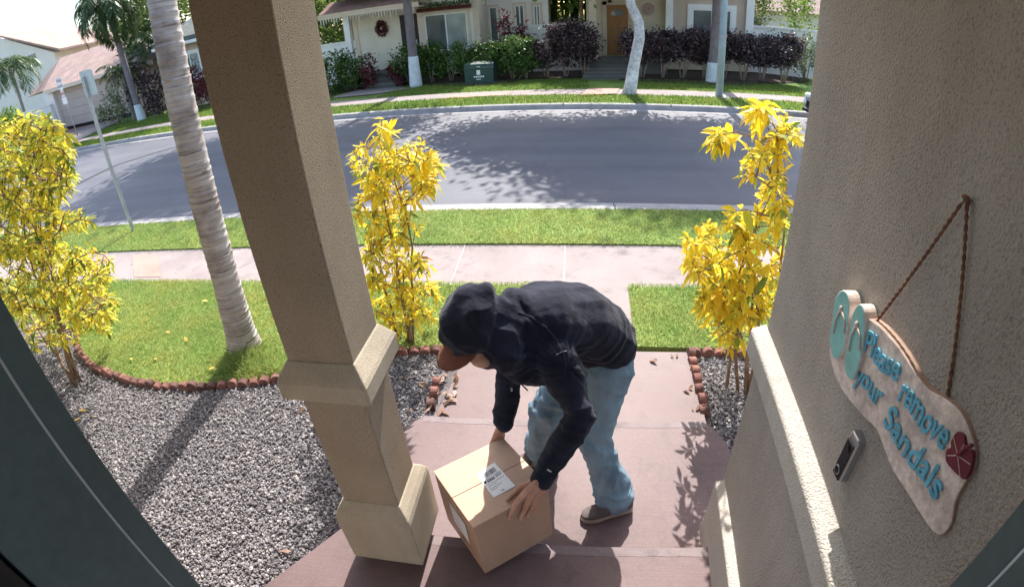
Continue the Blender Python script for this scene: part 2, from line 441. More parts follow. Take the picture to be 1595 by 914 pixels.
# near verge, sidewalk, lawn (thin slabs so their edges read)
o = MB().box(-80, 5.58, -0.2, 60, 6.677, 0.122).build('grass_verge', M['turf']); o['kind'] = 'structure'
o = MB().box(-80, 4.565, -0.2, 60, 5.577, 0.10).build('sidewalk', M['sidewalk']); o['kind'] = 'structure'
jm = MB()
for x0, x1 in ((-0.25, -0.23), (-1.48, -1.43), (-4.15, -4.6), (2.35, 2.7), (-8.3, -8.9), (4.9, 5.5), (-10.9, -11.8)):
    for y0, y1, xa_, xb_ in ((4.57, 5.57, x1, x0),):
        jm.add([(xa_ - .008, y0, .104), (xa_ + .008, y0, .104), (xb_ + .008, y1, .104), (xb_ - .008, y1, .104)], [(0, 1, 2, 3)])
o = jm.build('sidewalk_joints', M['kerb']); o['kind'] = 'structure'
# brick-red panels let into the sidewalk
pn = MB()
for cxs in (((-6.95, 5.42), (-6.35, 5.42), (-5.65, 4.72), (-6.2, 4.72)), ((-8.2, 5.42), (-7.5, 5.42), (-6.8, 4.72), (-7.4, 4.72))):
    pn.add([(x, y, .105) for x, y in cxs], [(0, 1, 2, 3)])
o = pn.build('sidewalk_panels', M['paver_red']); o['kind'] = 'structure'
# lawn in front of the house and gravel beds
EDGE_L = [(-1.22, 3.42), (-1.45, 3.40), (-1.64, 3.36), (-2.0, 3.18), (-2.35, 3.0), (-2.70, 2.86), (-3.08, 2.75), (-3.46, 2.67), (-3.85, 2.64), (-4.23, 2.65), (-4.6, 2.70), (-4.95, 2.78), (-5.3, 2.92), (-5.6, 3.1), (-5.9, 3.4)]
EDGE_R = [(0.90, 2.72), (0.89, 3.46), (2.6, 3.52)]
lawn_pts = [(-0.26, 4.562), (-0.26, 3.50), (-1.22, 3.49)] + [(x, y + 0.04) for x, y in EDGE_L[1:]] + [(-9, 3.6), (-80, 3.6), (-80, 4.562)]
poly('lawn', lawn_pts, 0.122, M['turf'], thick=0.3)
poly('lawn', [(0.43, 4.562), (0.43, 3.55), (0.9, 3.53), (2.6, 3.56), (60, 3.6), (60, 4.562)], 0.122, M['turf'], thick=0.3)
poly('gravel_bed', [(-80, 4.3), (-80, -3), (-0.9, -3), (-0.9, 3.55)], 0.085, M['gravel_base'])
poly('gravel_bed', [(0.8, -0.5), (12, -0.5), (12, 3.6), (0.8, 3.6)], 0.082, M['gravel_base'])
# path and steps in mauve painted concrete
o = MB().box(-0.26, 3.48, -0.2, 0.43, 4.562, 0.110).build('footpath', M['sidewalk']); o['kind'] = 'structure'
poly('footpath', [(-1.12, 2.3), (0.88, 2.3), (0.90, 3.47), (-0.98, 3.47)], 0.122, M['landing'], thick=0.3)
mid = [(-1.2, 1.3), (-1.2, 2.36), (-1.1, 2.47), (0.84, 2.51), (0.95, 2.31), (1.0, 1.3)]
poly('footpath_landing', mid, 0.26, M['landing'], thick=0.3)
up = [(-1.95, 0.4), (-1.62, 0.88), (-1.25, 1.435), (0.95, 1.455), (0.95, -1.2), (-1.95, -1.2)]
poly('porch_floor', up, 0.40, M['landing'], thick=0.4)
# worn pale nosings on the two step edges
for (x0, y0), (x1, y1), z, wd in (((-1.1, 2.465), (0.84, 2.505), 0.2612, 0.06), ((-1.235, 1.43), (0.66, 1.449), 0.4012, 0.06)):
    nm = MB()
    K = 40; top = []; bot = []
    for i in range(K + 1):
        t = i / K; x = x0 + (x1 - x0) * t; y = y0 + (y1 - y0) * t
        top.append((x, y, z)); bot.append((x, y - wd * (0.85 + 0.12 * noise.noise((x * 3, 5, z * 9)) + 0.10 * noise.noise((x * 14, 1, 2))), z))
    nm.add(top + bot, [(i, i + 1, K + 2 + i, K + 1 + i) for i in range(K)])
    o = nm.build('step_nosing', M['nosing']); o['kind'] = 'structure'

kj = MB()
for x in np.arange(-24, 9, 3.05):
    kj.box(x - .008, 6.678, .05, x + .008, 6.845, .1275); kj.add([(x - .006, 6.85, .0155), (x + .006, 6.85, .0155), (x + .006, 7.22, .0155), (x - .006, 7.22, .0155)], [(0, 1, 2, 3)])
o = kj.build('kerb_joints', M['soil']); o['kind'] = 'structure'
fk = off_line(FAR_KERB, .0); kj = MB()
fxs = [q[0] for q in fk][::-1]; fys = [q[1] for q in fk][::-1]
for x in np.arange(-22, 8, 3.05):
    y = float(np.interp(x, fxs, fys)); kj.box(x - .015, y - .004, .0, x + .015, y + .17, .1475)
o = kj.build('kerb_joints', M['soil']); o['kind'] = 'structure'
# street details: tar joint lines, faded lane dashes
lm = MB()
def ground_line(mb, pts, wd, z):
    for a, b in zip(pts[:-1], pts[1:]):
        a, b = Vector((a[0], a[1], z)), Vector((b[0], b[1], z)); t = (b - a).normalized(); s_ = Vector((-t.y, t.x, 0)) * wd
        mb.add([a - s_, b - s_, b + s_, a + s_], [(0, 1, 2, 3)])
tl = [atz(95, 300, 0), atz(180, 258, 0), atz(250, 236, 0), atz(300, 222, 0)]
ground_line(lm, [(p.x, p.y) for p in tl], 0.10, 0.005)
o = lm.build('tar_joint', M['tar']); o['kind'] = 'structure'
dm = MB()
for a, b in (((187, 280), (205, 270)), ((135, 338), (150, 331)), ((236, 254), (252, 246))):
    a, b = atz(*a, 0), atz(*b, 0); ground_line(dm, [(a.x, a.y), (b.x, b.y)], 0.05, 0.005)
o = dm.build('lane_marking', M['paint']); o['kind'] = 'structure'

# far bed soil and driveway, front walks
def pxpoly(name, pts, z, m): 
    P = [atz(px, py, z) for px, py in pts]; return poly(name, [(p.x, p.y) for p in P], z, m)
pxpoly('soil_bed', [(480, 160), (560, 140), (640, 131), (700, 133), (750, 134), (800, 128), (830, 122), (870, 122), (915, 121), (925, 60), (480, 60)], 0.19, M['soil'])
pxpoly('soil_bed', [(965, 124), (1000, 127), (1060, 129), (1100, 131), (1150, 133), (1200, 130), (1260, 128), (1260, 70), (965, 70)], 0.19, M['soil'])
pxpoly('soil_bed', [(210, 180), (250, 172), (300, 168), (345, 158), (345, 120), (200, 150)], 0.19, M['soil'])
pxpoly('driveway', [(62, 262), (108, 225), (150, 205), (180, 192), (193, 180), (80, 207), (20, 240)], 0.19, M['sidewalk'])
pxpoly('driveway', [(97, 208), (190, 186), (190, 181), (97, 202)], 0.20, M['paver_red'])
pxpoly('garden_path', [(520, 153), (590, 146), (640, 138), (600, 131), (570, 137), (520, 146)], 0.19, M['sidewalk'])
pxpoly('garden_path', [(905, 148), (960, 146), (965, 138), (915, 138)], 0.19, M['paver_red'])
for pts in ([(690, 154), (790, 148), (800, 143), (705, 148)],):
    pxpoly('sidewalk_panels', pts, 0.172, M['paver_red'])

# ------------------------------------------------------------------ grass
def blades(name, regions, dens, h, wd, m, tuft=None):
    """regions: list of (inside(x,y), bbox, z). one object of short blades"""
    P = []
    for inside, (x0, x1, y0, y1), z in regions:
        k = int(dens * (x1 - x0) * (y1 - y0))
        xy = RNG.uniform((x0, y0), (x1, y1), (k, 2))
        ok = inside(xy[:, 0], xy[:, 1])
        xy = xy[ok]; P.append(np.column_stack([xy, np.full(len(xy), z)]))
    P = np.concatenate(P); k = len(P)
    a = RNG.uniform(0, 2 * np.pi, k); hh = h * RNG.uniform(0.5, 1.3, k)
    if tuft is not None:
        for cx, cy, rr, f in tuft:
            d = np.hypot(P[:, 0] - cx, P[:, 1] - cy); hh *= 1 + f * np.exp(-(d / rr) ** 2)
    ln = hh[:, None] * RNG.normal(0, 0.5, (k, 2))
    s = np.column_stack([np.cos(a), np.sin(a), np.zeros(k)]) * (wd * RNG.uniform(0.6, 1.4, k))[:, None]
    tip = P + np.column_stack([ln, hh])
    mid_ = P + np.column_stack([ln * 0.35, hh * 0.6])
    V = np.stack([P - s, P + s, mid_ + s * 0.7, tip, mid_ - s * 0.7], 1).reshape(-1, 3)
    F = np.arange(k * 5).reshape(k, 5)
    o = fast_mesh(name, V, F, m); o['kind'] = 'stuff'
    return o
ex = np.array([p[0] for p in EDGE_L][::-1]); ey = np.array([p[1] for p in EDGE_L][::-1])
def in_lawn(x, y):
    return (y > np.interp(x, ex, ey) + 0.03) & ~((x > -0.27) & (x < 0.43)) & ((x < -1.0) | (y > 3.51)) & ((x < 0) | (y > 3.54))
PALM = (-3.17, 3.27)
blades('grass', [(in_lawn, (-6.6, 3.2, 2.6, 4.6), 0.12)], 9500, 0.030, 0.0028, M['grass_blade'], [(PALM[0], PALM[1] - 0.12, 0.2, 1.8), (-3.0, 3.05, 0.22, 1.5), (-2.7, 3.0, 0.15, 1.2)])
blades('grass', [(in_lawn, (-14, -6.6, 3.3, 4.6), 0.12), (lambda x, y: x == x, (-14, 5, 5.55, 6.7), 0.12)], 4200, 0.034, 0.004, M['grass_blade'])
fx = np.array([p[0] for p in FAR_KERB][::-1]); fy = np.array([p[1] for p in FAR_KERB][::-1])
def far_in(x, y):
    d = y - np.interp(x, fx, fy)
    return ((d > 0.18) & (d < 1.66)) | ((d > 2.74) & (d < 5.4) & ~((x > 0.1) & (x < 1.5)) & ~((x > -9.8) & (x < -7.6)))
blades('grass', [(far_in, (-26, 8, 14.5, 23), 0.15)], 480, 0.06, 0.013, M['grass_far'])

# ------------------------------------------------------------------ gravel stones
def stones(name, pts, size, m, z):
    t = (1 + 5 ** 0.5) / 2
    iv = np.array([(-1, t, 0), (1, t, 0), (-1, -t, 0), (1, -t, 0), (0, -1, t), (0, 1, t), (0, -1, -t), (0, 1, -t), (t, 0, -1), (t, 0, 1), (-t, 0, -1), (-t, 0, 1)], float) / 1.9
    fi = np.array([(0, 11, 5), (0, 5, 1), (0, 1, 7), (0, 7, 10), (0, 10, 11), (1, 5, 9), (5, 11, 4), (11, 10, 2), (10, 7, 6), (7, 1, 8), (3, 9, 4), (3, 4, 2), (3, 2, 6), (3, 6, 8), (3, 8, 9), (4, 9, 5), (2, 4, 11), (6, 2, 10), (8, 6, 7), (9, 8, 1)])
    k = len(pts)
    sc = size * RNG.lognormal(0, 0.28, (k, 1)) * RNG.uniform(0.55, 1.2, (k, 3))
    V = iv[None] * sc[:, None, :] * RNG.uniform(0.75, 1.2, (k, 12, 1))
    a = RNG.uniform(0, 2 * np.pi, k); b = RNG.normal(0, 0.5, k)
    ca, sa, cb, sb = np.cos(a), np.sin(a), np.cos(b), np.sin(b)
    Z = np.zeros(k); O = np.ones(k)
    Rz = np.stack([np.stack([ca, -sa, Z], 1), np.stack([sa, ca, Z], 1), np.stack([Z, Z, O], 1)], 1)
    Rx = np.stack([np.stack([O, Z, Z], 1), np.stack([Z, cb, -sb], 1), np.stack([Z, sb, cb], 1)], 1)
    V = np.einsum('kij,kjl,knl->kni', Rz, Rx, V)
    P = np.column_stack([pts, z + RNG.uniform(-0.004, 0.012, k)])
    V = (V + P[:, None]).reshape(-1, 3)
    F = (fi[None] + 12 * np.arange(k)[:, None, None]).reshape(-1, 3)
    o = fast_mesh(name, V, F, m); o['kind'] = 'stuff'; return o
M['stone'] = leafmat('stone', [(0, (0.12, 0.11, 0.12)), (0.35, (0.19, 0.178, 0.19)), (0.7, (0.27, 0.252, 0.258)), (0.92, (0.35, 0.32, 0.315)), (1, (0.45, 0.41, 0.39))], 0.0, 0.8, 0.3)
def gl_in(x, y):
    land = (y < 1.45) & (x > -1.25 - (1.435 - y) * 0.665)
    return (y < np.interp(x, ex, ey) - 0.02) & ~land & ~((x > -1.2) & (y < 2.4)) & ~((x > -1.12) & (y < 3.4))
xy = RNG.uniform((-6.2, 0.0), (-1.0, 3.5), (120000, 2)); xy = xy[gl_in(xy[:, 0], xy[:, 1])]
xy = xy[np.hypot(xy[:, 0], xy[:, 1]) < 7]
stones('gravel', xy, 0.0088, M['stone'], 0.090)
xy = RNG.uniform((0.86, 1.7), (2.2, 3.5), (19000, 2)); xy = xy[~((xy[:, 1] < 2.52) & (xy[:, 0] < 0.96)) & ~((xy[:, 0] < .94) & (xy[:, 1] > 2.5))]
stones('gravel', xy, 0.0088, M['stone'], 0.090)

# ------------------------------------------------------------------ the house we stand at
def column():
    t = empty('porch_column', (-0.93, 1.4, 0.4), 'square tan stucco porch column with collar and stepped base beside the gravel', 'column')
    x0, x1, y0, y1 = -1.065, -0.795, 1.275, 1.525
    MB().box(x0, y0, 0.45, x1, y1, 3.3).build('shaft', M['column_stucco'], t, bevel=0.006)
    def ring(o, z): return [(x0 - o, y0 - o, z), (x1 + o, y0 - o, z), (x1 + o, y1 + o, z), (x0 - o, y1 + o, z)]
    MB().loft([ring(0.012, 1.53), ring(0.045, 1.532), ring(0.05, 1.545), ring(0.05, 1.615), ring(0.042, 1.632), ring(0.004, 1.69)]).build('collar', M['trim_stucco'], t, bevel=0.006)
    MB().loft([ring(0.02, 0.405), ring(0.022, 0.44), ring(0.048, 0.445), ring(0.05, 0.47), ring(0.05, 0.79), ring(0.044, 0.815), ring(0.030, 0.84), ring(0.004, 0.875)]).build('base', M['trim_stucco'], t, bevel=0.006)
    t.rotation_euler.z = 0
    return t
col = column()
col.rotation_euler.z = R(0.4)

pier = empty('porch_wall', (0.72, 1.0, 0.4), 'grey tan rough stucco porch wall with pale sloped ledge and plinth', 'wall')
MB().box(0.72, 0.24, 0.3, 1.5, 1.72, 3.3).build('upper_wall', M['wall_stucco'], pier, bevel=0.008)
MB().box(0.69, 0.243, 0.26, 1.497, 1.675, 1.50).build('lower_wall', M['wall_stucco'], pier, bevel=0.006)
MB().prism([(0.66, 0.245, 1.44), (0.66, 0.245, 1.545), (0.666, 0.245, 1.555), (0.7225, 0.245, 1.578), (0.7225, 0.245, 1.44)], (0, 1.50, 0)).build('ledge', M['pier_trim'], pier, bevel=0.005)
MB().prism([(0.645, 0.247, 0.262), (0.645, 0.247, 0.69), (0.651, 0.247, 0.698), (0.692, 0.247, 0.712), (0.692, 0.247, 0.262)], (0, 1.40, 0)).build('plinth', M['pier_trim'], pier, bevel=0.005)
pier.rotation_euler.z = R(-2.5)

M['white_soffit'] = pm('white_soffit', (0.75, 0.72, 0.67), 0.9)
# unseen house front and porch roof, added to shade the porch; door jambs
hw = empty('house_front', (0, 0.2, 0.4), 'unseen tan stucco house front with added shading roof around the grey green door opening', 'house')
MB().box(-6, -0.15, 0.1, -0.62, 0.2, 3.3).build('wall', M['wall_stucco'], hw)
MB().box(0.50, -0.15, 0.1, 6, 0.2, 3.3).build('wall', M['wall_stucco'], hw)
MB().box(-0.62, -0.15, 2.95, 0.50, 0.18, 3.3).build('wall', M['wall_stucco'], hw)
MB().box(-6, -0.6, 3.305, -0.2, 1.7, 3.45).box(-0.197, -0.6, 3.305, 6, 2.0, 3.448).build('porch_roof', M['white_soffit'], hw)  # unseen roof added for shade; front edge stepped, underside whitened for bounce
dj = empty('door_frame', (-0.05, 0.15, 0.4), 'dark grey green door frame close at both lower corners', 'door frame')
jb = MB().box(-0.60, 0.194, 0.41, -0.482, 0.222, 2.9).box(-0.60, 0.088, 0.41, -0.482, 0.191, 2.9).build('jamb', M['jamb'], dj, bevel=0.0015)
MB().box(-0.58, 0.03, 0.41, -0.480, 0.086, 2.9).build('weather_strip', M['gasket'], dj, bevel=0.01)
MB().box(-0.58, -0.05, 0.41, -0.50, 0.028, 2.9).build('stop', M['white'], dj)
MB().box(-0.60, 0.190, 0.41, -0.484, 0.195, 2.9).build('groove', M['white'], dj)
MB().box(0.374, 0.194, 0.41, 0.50, 0.222, 2.9).box(0.374, 0.05, 0.41, 0.50, 0.191, 2.9).build('jamb', M['jamb'], dj, bevel=0.0015)
MB().box(0.376, 0.190, 0.41, 0.50, 0.195, 2.9).build('groove', M['white'], dj)

# ------------------------------------------------------------------ brick edging
def brick_mesh():
    mb = MB(); n = 8; wd, th, hh = 0.098, 0.062, 0.075
    prof = [(-wd / 2, -0.03), (wd / 2, -0.03)] + [(wd / 2 * math.cos(math.pi * k / n), hh * 0.38 + hh * 0.62 * math.sin(math.pi * k / n)) for k in range(n + 1)]
    mb.prism([(x, -th / 2, z) for x, z in prof], (0, th, 0))
    return mb.build('edging_brick', M['terracotta'], bevel=0.006)
b0 = brick_mesh()
used = [False]
def lay_bricks(pts, label, group, step=0.104):
    P = [Vector((p[0], p[1])) for p in pts]
    d = 0.0; segs = [(a, b) for a, b in zip(P[:-1], P[1:])]
    acc = step / 2
    for a, b in segs:
        L = (b - a).length
        while acc <= L:
            p = a + (b - a) * (acc / L); ang = math.atan2(b.y - a.y, b.x - a.x)
            if used[0]: o = b0.copy(); C.objects.link(o)
            else: o = b0; used[0] = True
            o.location = (p.x, p.y, 0.096 + random.uniform(-.012, .008)); o.rotation_euler = (random.uniform(-.2, .2), random.uniform(-.12, .12), ang + random.uniform(-.13, .13))
            s = random.uniform(.88, 1.03); o.scale = (s, 1, s)
            tag(o, label, 'edging brick', group)
            acc += step
        acc -= L
lay_bricks(EDGE_L, 'terracotta scalloped edging brick between the grass and the left gravel bed', 'bricks edging the left lawn')
lay_bricks([(-1.14, 2.68), (-1.17, 3.06)], 'terracotta edging brick in the short row among dry leaves left of the path', 'bricks left of the path', 0.125)
lay_bricks(EDGE_R[:2], 'terracotta edging brick in the straight row between right path edge and gravel', 'bricks right of the path', 0.112)
lay_bricks(EDGE_R[1:], 'terracotta edging brick at the foot of the grass behind the right shrub', 'bricks behind the right shrub')

# fallen leaves
lf = MB()
lf.add([(-.035, 0, .002), (-.012, -.016, .010), (.02, -.013, .006), (.04, 0, .012), (.02, .013, .016), (-.012, .016, .004)], [(0, 1, 2, 3, 4, 5)])
leaf_a = lf.build('fallen_leaf', M['dry_leaf'])
leaf_b_used = [False]
def drop(x, y, z, yellow=False, s=1.0, label=None, group=None):
    if not leaf_b_used[0] and not yellow: o = leaf_a; leaf_b_used[0] = True
    else:
        o = leaf_a.copy(); C.objects.link(o)
        if yellow:
            if 'yl' not in M: M['yl'] = leaf_a.data.copy(); M['yl'].materials[0] = M['yellow_fallen']
            o.data = M['yl']
    o.location = (x, y, z + 0.006); o.rotation_euler = (random.uniform(-.5, .5), random.uniform(-.5, .5), random.uniform(0, 6.28)); o.scale = (s, s * random.uniform(.7, 1.3), s)
    tag(o, label, 'leaf', group)
for i in range(24):
    drop(random.uniform(-1.15, -0.98) + .0, random.uniform(2.62, 3.1), 0.124, s=random.uniform(.7, 1.5), label='curled brown dry leaf in the litter along the left path edge', group='dry leaves left of the path')
for i in range(10):
    drop(random.uniform(0.72, 0.90) if i < 8 else random.uniform(.5, .9), random.uniform(2.75, 3.45) if i < 8 else random.uniform(3.3, 3.46), 0.124, s=random.uniform(.5, 1.1), label='brown dry leaf lying by the right path bricks', group='dry leaves right of the path')
for px, py in ((228, 500), (262, 518), (130, 640), (147, 650), (120, 655), (243, 560), (320, 470), (290, 530), (330, 575), (205, 560)):
    p = atz(px, py, .14 if py < 600 and px > 150 else .105); drop(p.x, p.y, p.z, True, random.uniform(.7, 1.2), 'yellow fallen leaf on the left lawn and gravel', 'yellow leaves on the left')
for px, py in ((445, 860), (470, 640), (625, 590), (640, 640), (660, 600)):
    p = atz(px, py, .105); drop(p.x, p.y, p.z, False, random.uniform(.8, 1.3), 'brown dry leaf on the left gravel', 'dry leaves on gravel')

# ------------------------------------------------------------------ plant builders
def leaf_quads(P, size, aspect=0.42, up=0.3, jit=0.3, droop=None):
    """P (n,3) points -> pointed four cornered leaves with random directions"""
    k = len(P)
    d = RNG.normal(0, 1, (k, 3)); d[:, 2] = d[:, 2] * 0.7 + up
    if droop is not None: d += droop
    d /= np.linalg.norm(d, axis=1)[:, None]
    s = np.cross(d, RNG.normal(0, 1, (k, 3))); s /= np.linalg.norm(s, axis=1)[:, None]
    nn = np.cross(d, s)
    L = (size * RNG.uniform(1 - jit, 1 + jit, k))[:, None]
    V = np.stack([P, P + d * L * 0.5 + s * L * aspect * 0.5 + nn * L * .06, P + d * L - nn * L * .05, P + d * L * 0.5 - s * L * aspect * 0.5 + nn * L * .06], 1).reshape(-1, 3)
    return V, np.arange(4 * k).reshape(k, 4)
def clumped(center, rad, n, clumps=14, cs=0.35, shell=0.55):
    """points gathered in clumps spread through an ellipsoid, denser near its skin"""
    c = np.asarray(center, float); rad = np.asarray(rad, float)
    d = RNG.normal(0, 1, (clumps, 3)); d /= np.linalg.norm(d, axis=1)[:, None]
    cc = d * RNG.uniform(shell, 0.95, (clumps, 1))
    idx = RNG.integers(0, clumps, n)
    p = cc[idx] + RNG.normal(0, cs, (n, 3)) * RNG.uniform(.4, 1, (clumps, 1))[idx]
    return c + p * rad
def bush(name, cx, cy, z0, z1, rx, ry, n, size, m, label, cat, group=None, stem_h=0.0, stems=5, aspect=0.5, clumps=16, parts=True, cs=0.3, stem_m='twig', flat=0.0):
    o = empty(name, (cx, cy, z0), label, cat, group)
    zb = z0 + stem_h
    P = clumped((cx, cy, (zb + z1) / 2), (rx, ry, (z1 - zb) / 2), n, clumps, cs)
    P[:, 2] = np.clip(P[:, 2], zb - .05, z1 + .12)
    V, F = leaf_quads(P, size, aspect)
    fast_mesh('foliage', V, F, m, o)
    mb = MB()
    for k in range(stems):
        a = random.uniform(0, 6.28); r0, r1 = random.uniform(0, .12) * rx, random.uniform(.25, .7)
        p0 = (cx + math.cos(a) * r0, cy + math.sin(a) * r0, z0 - .03); p2 = (cx + math.cos(a) * r1 * rx, cy + math.sin(a) * r1 * ry, zb + (z1 - zb) * random.uniform(.3, .8))
        p1 = ((p0[0] * .6 + p2[0] * .4), (p0[1] * .6 + p2[1] * .4), (p0[2] + p2[2]) / 2)
        mb.tube([p0, p1, p2], [.022, .017, .008], 6)
    mb.build('stems', M[stem_m], o, True)
    return o
def frond_geo(hub, az, el, L, droop, leaflets, ll, V, F, RV, width=1.0, tipup=0.0):
    """one feather frond: bending rachis with leaflets on both sides"""
    h = Vector(hub); pts = []
    p = h.copy(); e = el; st = L / 9
    for i in range(10):
        pts.append(p.copy()); d = Vector((math.cos(az) * math.cos(e), math.sin(az) * math.cos(e), math.sin(e)))
        p = p + d * st; e -= droop / 9
    RV.tube(pts, [.03 * (1 - i / 11) * (L / 2.5) for i in range(10)], 5)
    for i in range(leaflets):
        t = 0.12 + 0.88 * i / leaflets
        f = t * 9; j = min(int(f), 8); q = pts[j].lerp(pts[j + 1], f - j); tg = (pts[j + 1] - pts[j]).normalized()
        side = tg.cross(Vector((0, 0, 1)))
        side = side.normalized() if side.length > .05 else Vector((math.sin(az), -math.cos(az), 0))
        nrm = side.cross(tg)
        l = ll * (0.55 + 0.75 * math.sin(math.pi * min(1, t * .85 + .12))) * random.uniform(.85, 1.15)
        for sg in (-1, 1):
            d = (side * sg * .8 + tg * .62 + nrm * random.uniform(-.15, .3) - Vector((0, 0, .25 + random.uniform(0, .25)))).normalized()
            wv = tg * (0.030 * width * L / 2.5)
            b = len(V)
            V += [q, q + d * l * .5 + wv + Vector((0, 0, .01)), q + d * l - Vector((0, 0, l * .18)), q + d * l * .5 - wv]
            F.append((b, b + 1, b + 2, b + 3))
def palm(name, base, top, rad, fronds, L, droop, ll, label, group=None, m='palm_leaf', leaflets=26, el=(0.2, 1.2), painted=None, width=1.0, trunk_m=None, skirt=None, trunk_n=14):
    o = empty(name, base, label, 'palm', group)
    b, t = Vector(base), Vector(top)
    pts, rr = [], []
    for i in range(trunk_n):
        f = i / (trunk_n - 1); pts.append(b.lerp(t, f) + Vector((math.sin(f * 3) * .03, 0, 0))); rr.append(rad * (1.32 - .32 * min(1, f * 6)) * (1 - .25 * f))
    MB().tube(pts, rr, 14).build('trunk', trunk_m or M['bark_grey'], o, True)
    if painted: 
        k = painted / (t.z - b.z); wp = [b.lerp(t, k * j / 8) + Vector((math.sin(k * j / 8 * 3) * .03, 0, 0)) for j in range(9)]
        MB().tube(wp, [rad * (1.32 - .32 * min(1, k * j / 8 * 6)) * (1 - .25 * k * j / 8) + .012 for j in range(9)], 14).build('whitewash', M['whitewash'], o, True)
    V, F = [], []; RV = MB()
    for i in range(fronds):
        a = i * 2.399963 + random.uniform(-.2, .2)
        e = el[0] + (el[1] - el[0]) * ((i + .5) / fronds)
        frond_geo(t, a, e, L * random.uniform(.85, 1.1), droop * random.uniform(.85, 1.15), leaflets, ll, V, F, RV, width)
    fast_mesh('crown', np.array([tuple(v) for v in V]), np.array(F), M[m], o)
    RV.build('frond_stems', M['hedge_leaf'], o, True)
    return o
M['whitewash'] = pm('whitewash', (0.62, 0.68, 0.74), 0.9, 5, 0.15, 40, 0.12, 30, 0.4, 0.01)
M['purple_bark'] = pm('purple_bark', (0.20, 0.17, 0.19), 0.9, 4, 0.25, 25, 0.2, 25, 0.5, 0.02)
M['stem_pale'] = pm('stem_pale', (0.34, 0.27, 0.22), 0.9, 10, 0.25)

# ------------------------------------------------------------------ houses across the street
M['siding'] = pm('siding', (0.84, 0.80, 0.75), 0.7, 1.5, 0.07, 20, 0.05)
M['siding_cream'] = pm('siding_cream', (0.80, 0.74, 0.62), 0.7, 1.5, 0.08)
M['cream_trim'] = pm('cream_trim', (0.70, 0.60, 0.50), 0.7, 2, 0.08)
M['white_trim'] = pm('white_trim', (0.85, 0.85, 0.85), 0.6, 2, 0.06)
M['tan_wall'] = pm('tan_wall', (0.56, 0.45, 0.37), 0.9, 1.2, 0.1, 50, 0.1, 60, 0.3, 0.01)
M['beige_wall'] = pm('beige_wall', (0.60, 0.52, 0.40), 0.9, 1.2, 0.1, 50, 0.1, 60, 0.3, 0.01)
M['door_wood'] = pm('door_wood', (0.29, 0.135, 0.05), 0.5, 3, 0.2, scale=(9, 9, 1))
M['dark_door'] = pm('dark_door', (0.035, 0.025, 0.022), 0.5)
M['roof_brown'] = pm('roof_brown', (0.20, 0.115, 0.095), 0.95, 3, 0.25, 30, 0.3, 25, 0.6, 0.02)
M['roof_pink'] = pm('roof_pink', (0.40, 0.28, 0.24), 0.95, 0.8, 0.2, 12, 0.25, 14, 0.6, 0.03)
M['roof_grey'] = pm('roof_grey', (0.13, 0.15, 0.15), 0.95, 3, 0.25, 30, 0.3)
M['garage_door'] = pm('garage_door', (0.50, 0.42, 0.38), 0.7, 1, 0.06)
M['pale_wall'] = pm('pale_wall', (0.84, 0.77, 0.76), 0.9, 1, 0.06)
M['dark'] = pm('dark', (0.015, 0.014, 0.014), 0.8)
M['dark_red'] = pm('dark_red', (0.10, 0.025, 0.02), 0.8)
M['step_grey'] = concrete('step_grey', (0.10, 0.10, 0.095), (0.16, 0.155, 0.145), stain=0.5)
def glass(name, col, rough=0.08):
    m, nt, b = newmat(name); p = pos(nt)
    n1 = tex_noise(nt, 1.6, 3, 0.5, p); r = ramp(nt, [(0.35, tuple(c * .6 for c in col)), (0.7, col)]); nt.links.new(n1.outputs[0], r.inputs[0])
    nt.links.new(r.outputs[0], b.inputs['Base Color']); b.inputs['Roughness'].default_value = rough; b.inputs['Specular IOR Level'].default_value = 0.8
    return m
M['glass'] = glass('glass', (0.12, 0.16, 0.17)); M['glass_pale'] = glass('glass_pale', (0.36, 0.44, 0.46), 0.15)
def siding(mb, x0, x1, y, z0, z1, h=0.2, dep=0.02):
    """lapped boards on a wall facing -Y"""
    z = z0
    while z < z1 - 1e-4:
        zz = min(z + h, z1)
        mb.add([(x0, y - dep, z), (x1, y - dep, z), (x1, y - .004, zz), (x0, y - .004, zz), (x0, y - .004, z), (x1, y - .004, z)], [(0, 1, 2, 3), (4, 5, 1, 0)])
        z = zz
    mb.box(x0, y, z0, x1, y + .15, z1)
def window(par, x0, x1, z0, z1, y, fm, split=True, fw=0.06, trim=None, pane2=None, tw=.16):
    f = MB()
    for a in ((x0, z0, x1, z0 + fw), (x0, z1 - fw, x1, z1), (x0, z0 + fw, x0 + fw, z1 - fw), (x1 - fw, z0 + fw, x1, z1 - fw)): f.box(a[0], y - .05, a[1], a[2], y - .006, a[3])
    xm = (x0 + x1) / 2
    if split: f.box(xm - fw / 2, y - .053, z0 + fw, xm + fw / 2, y - .006, z1 - fw)
    wo = f.build('window', fm, par)
    if split:
        MB().box(x0 + fw, y - .028, z0 + fw, xm - fw / 2, y - .024, z1 - fw).build('pane', M['glass'], wo)
        MB().box(xm + fw / 2, y - .034, z0 + fw, x1 - fw, y - .030, z1 - fw).build('pane', pane2 or M['glass'], wo)
    else: MB().box(x0 + fw, y - .028, z0 + fw, x1 - fw, y - .024, z1 - fw).build('pane', pane2 or M['glass'], wo)
    if trim:
        t = MB()
        for a in ((x0 - tw, z1 + .003, x1 + tw, z1 + tw), (x0 - tw, z0 - tw, x1 + tw, z0 - .003), (x0 - tw, z0, x0 - .003, z1), (x1 + .003, z0, x1 + tw, z1)): t.box(a[0], y - .065, a[1], a[2], y - .004, a[3])
        t.build('trim', trim, wo)
    return wo

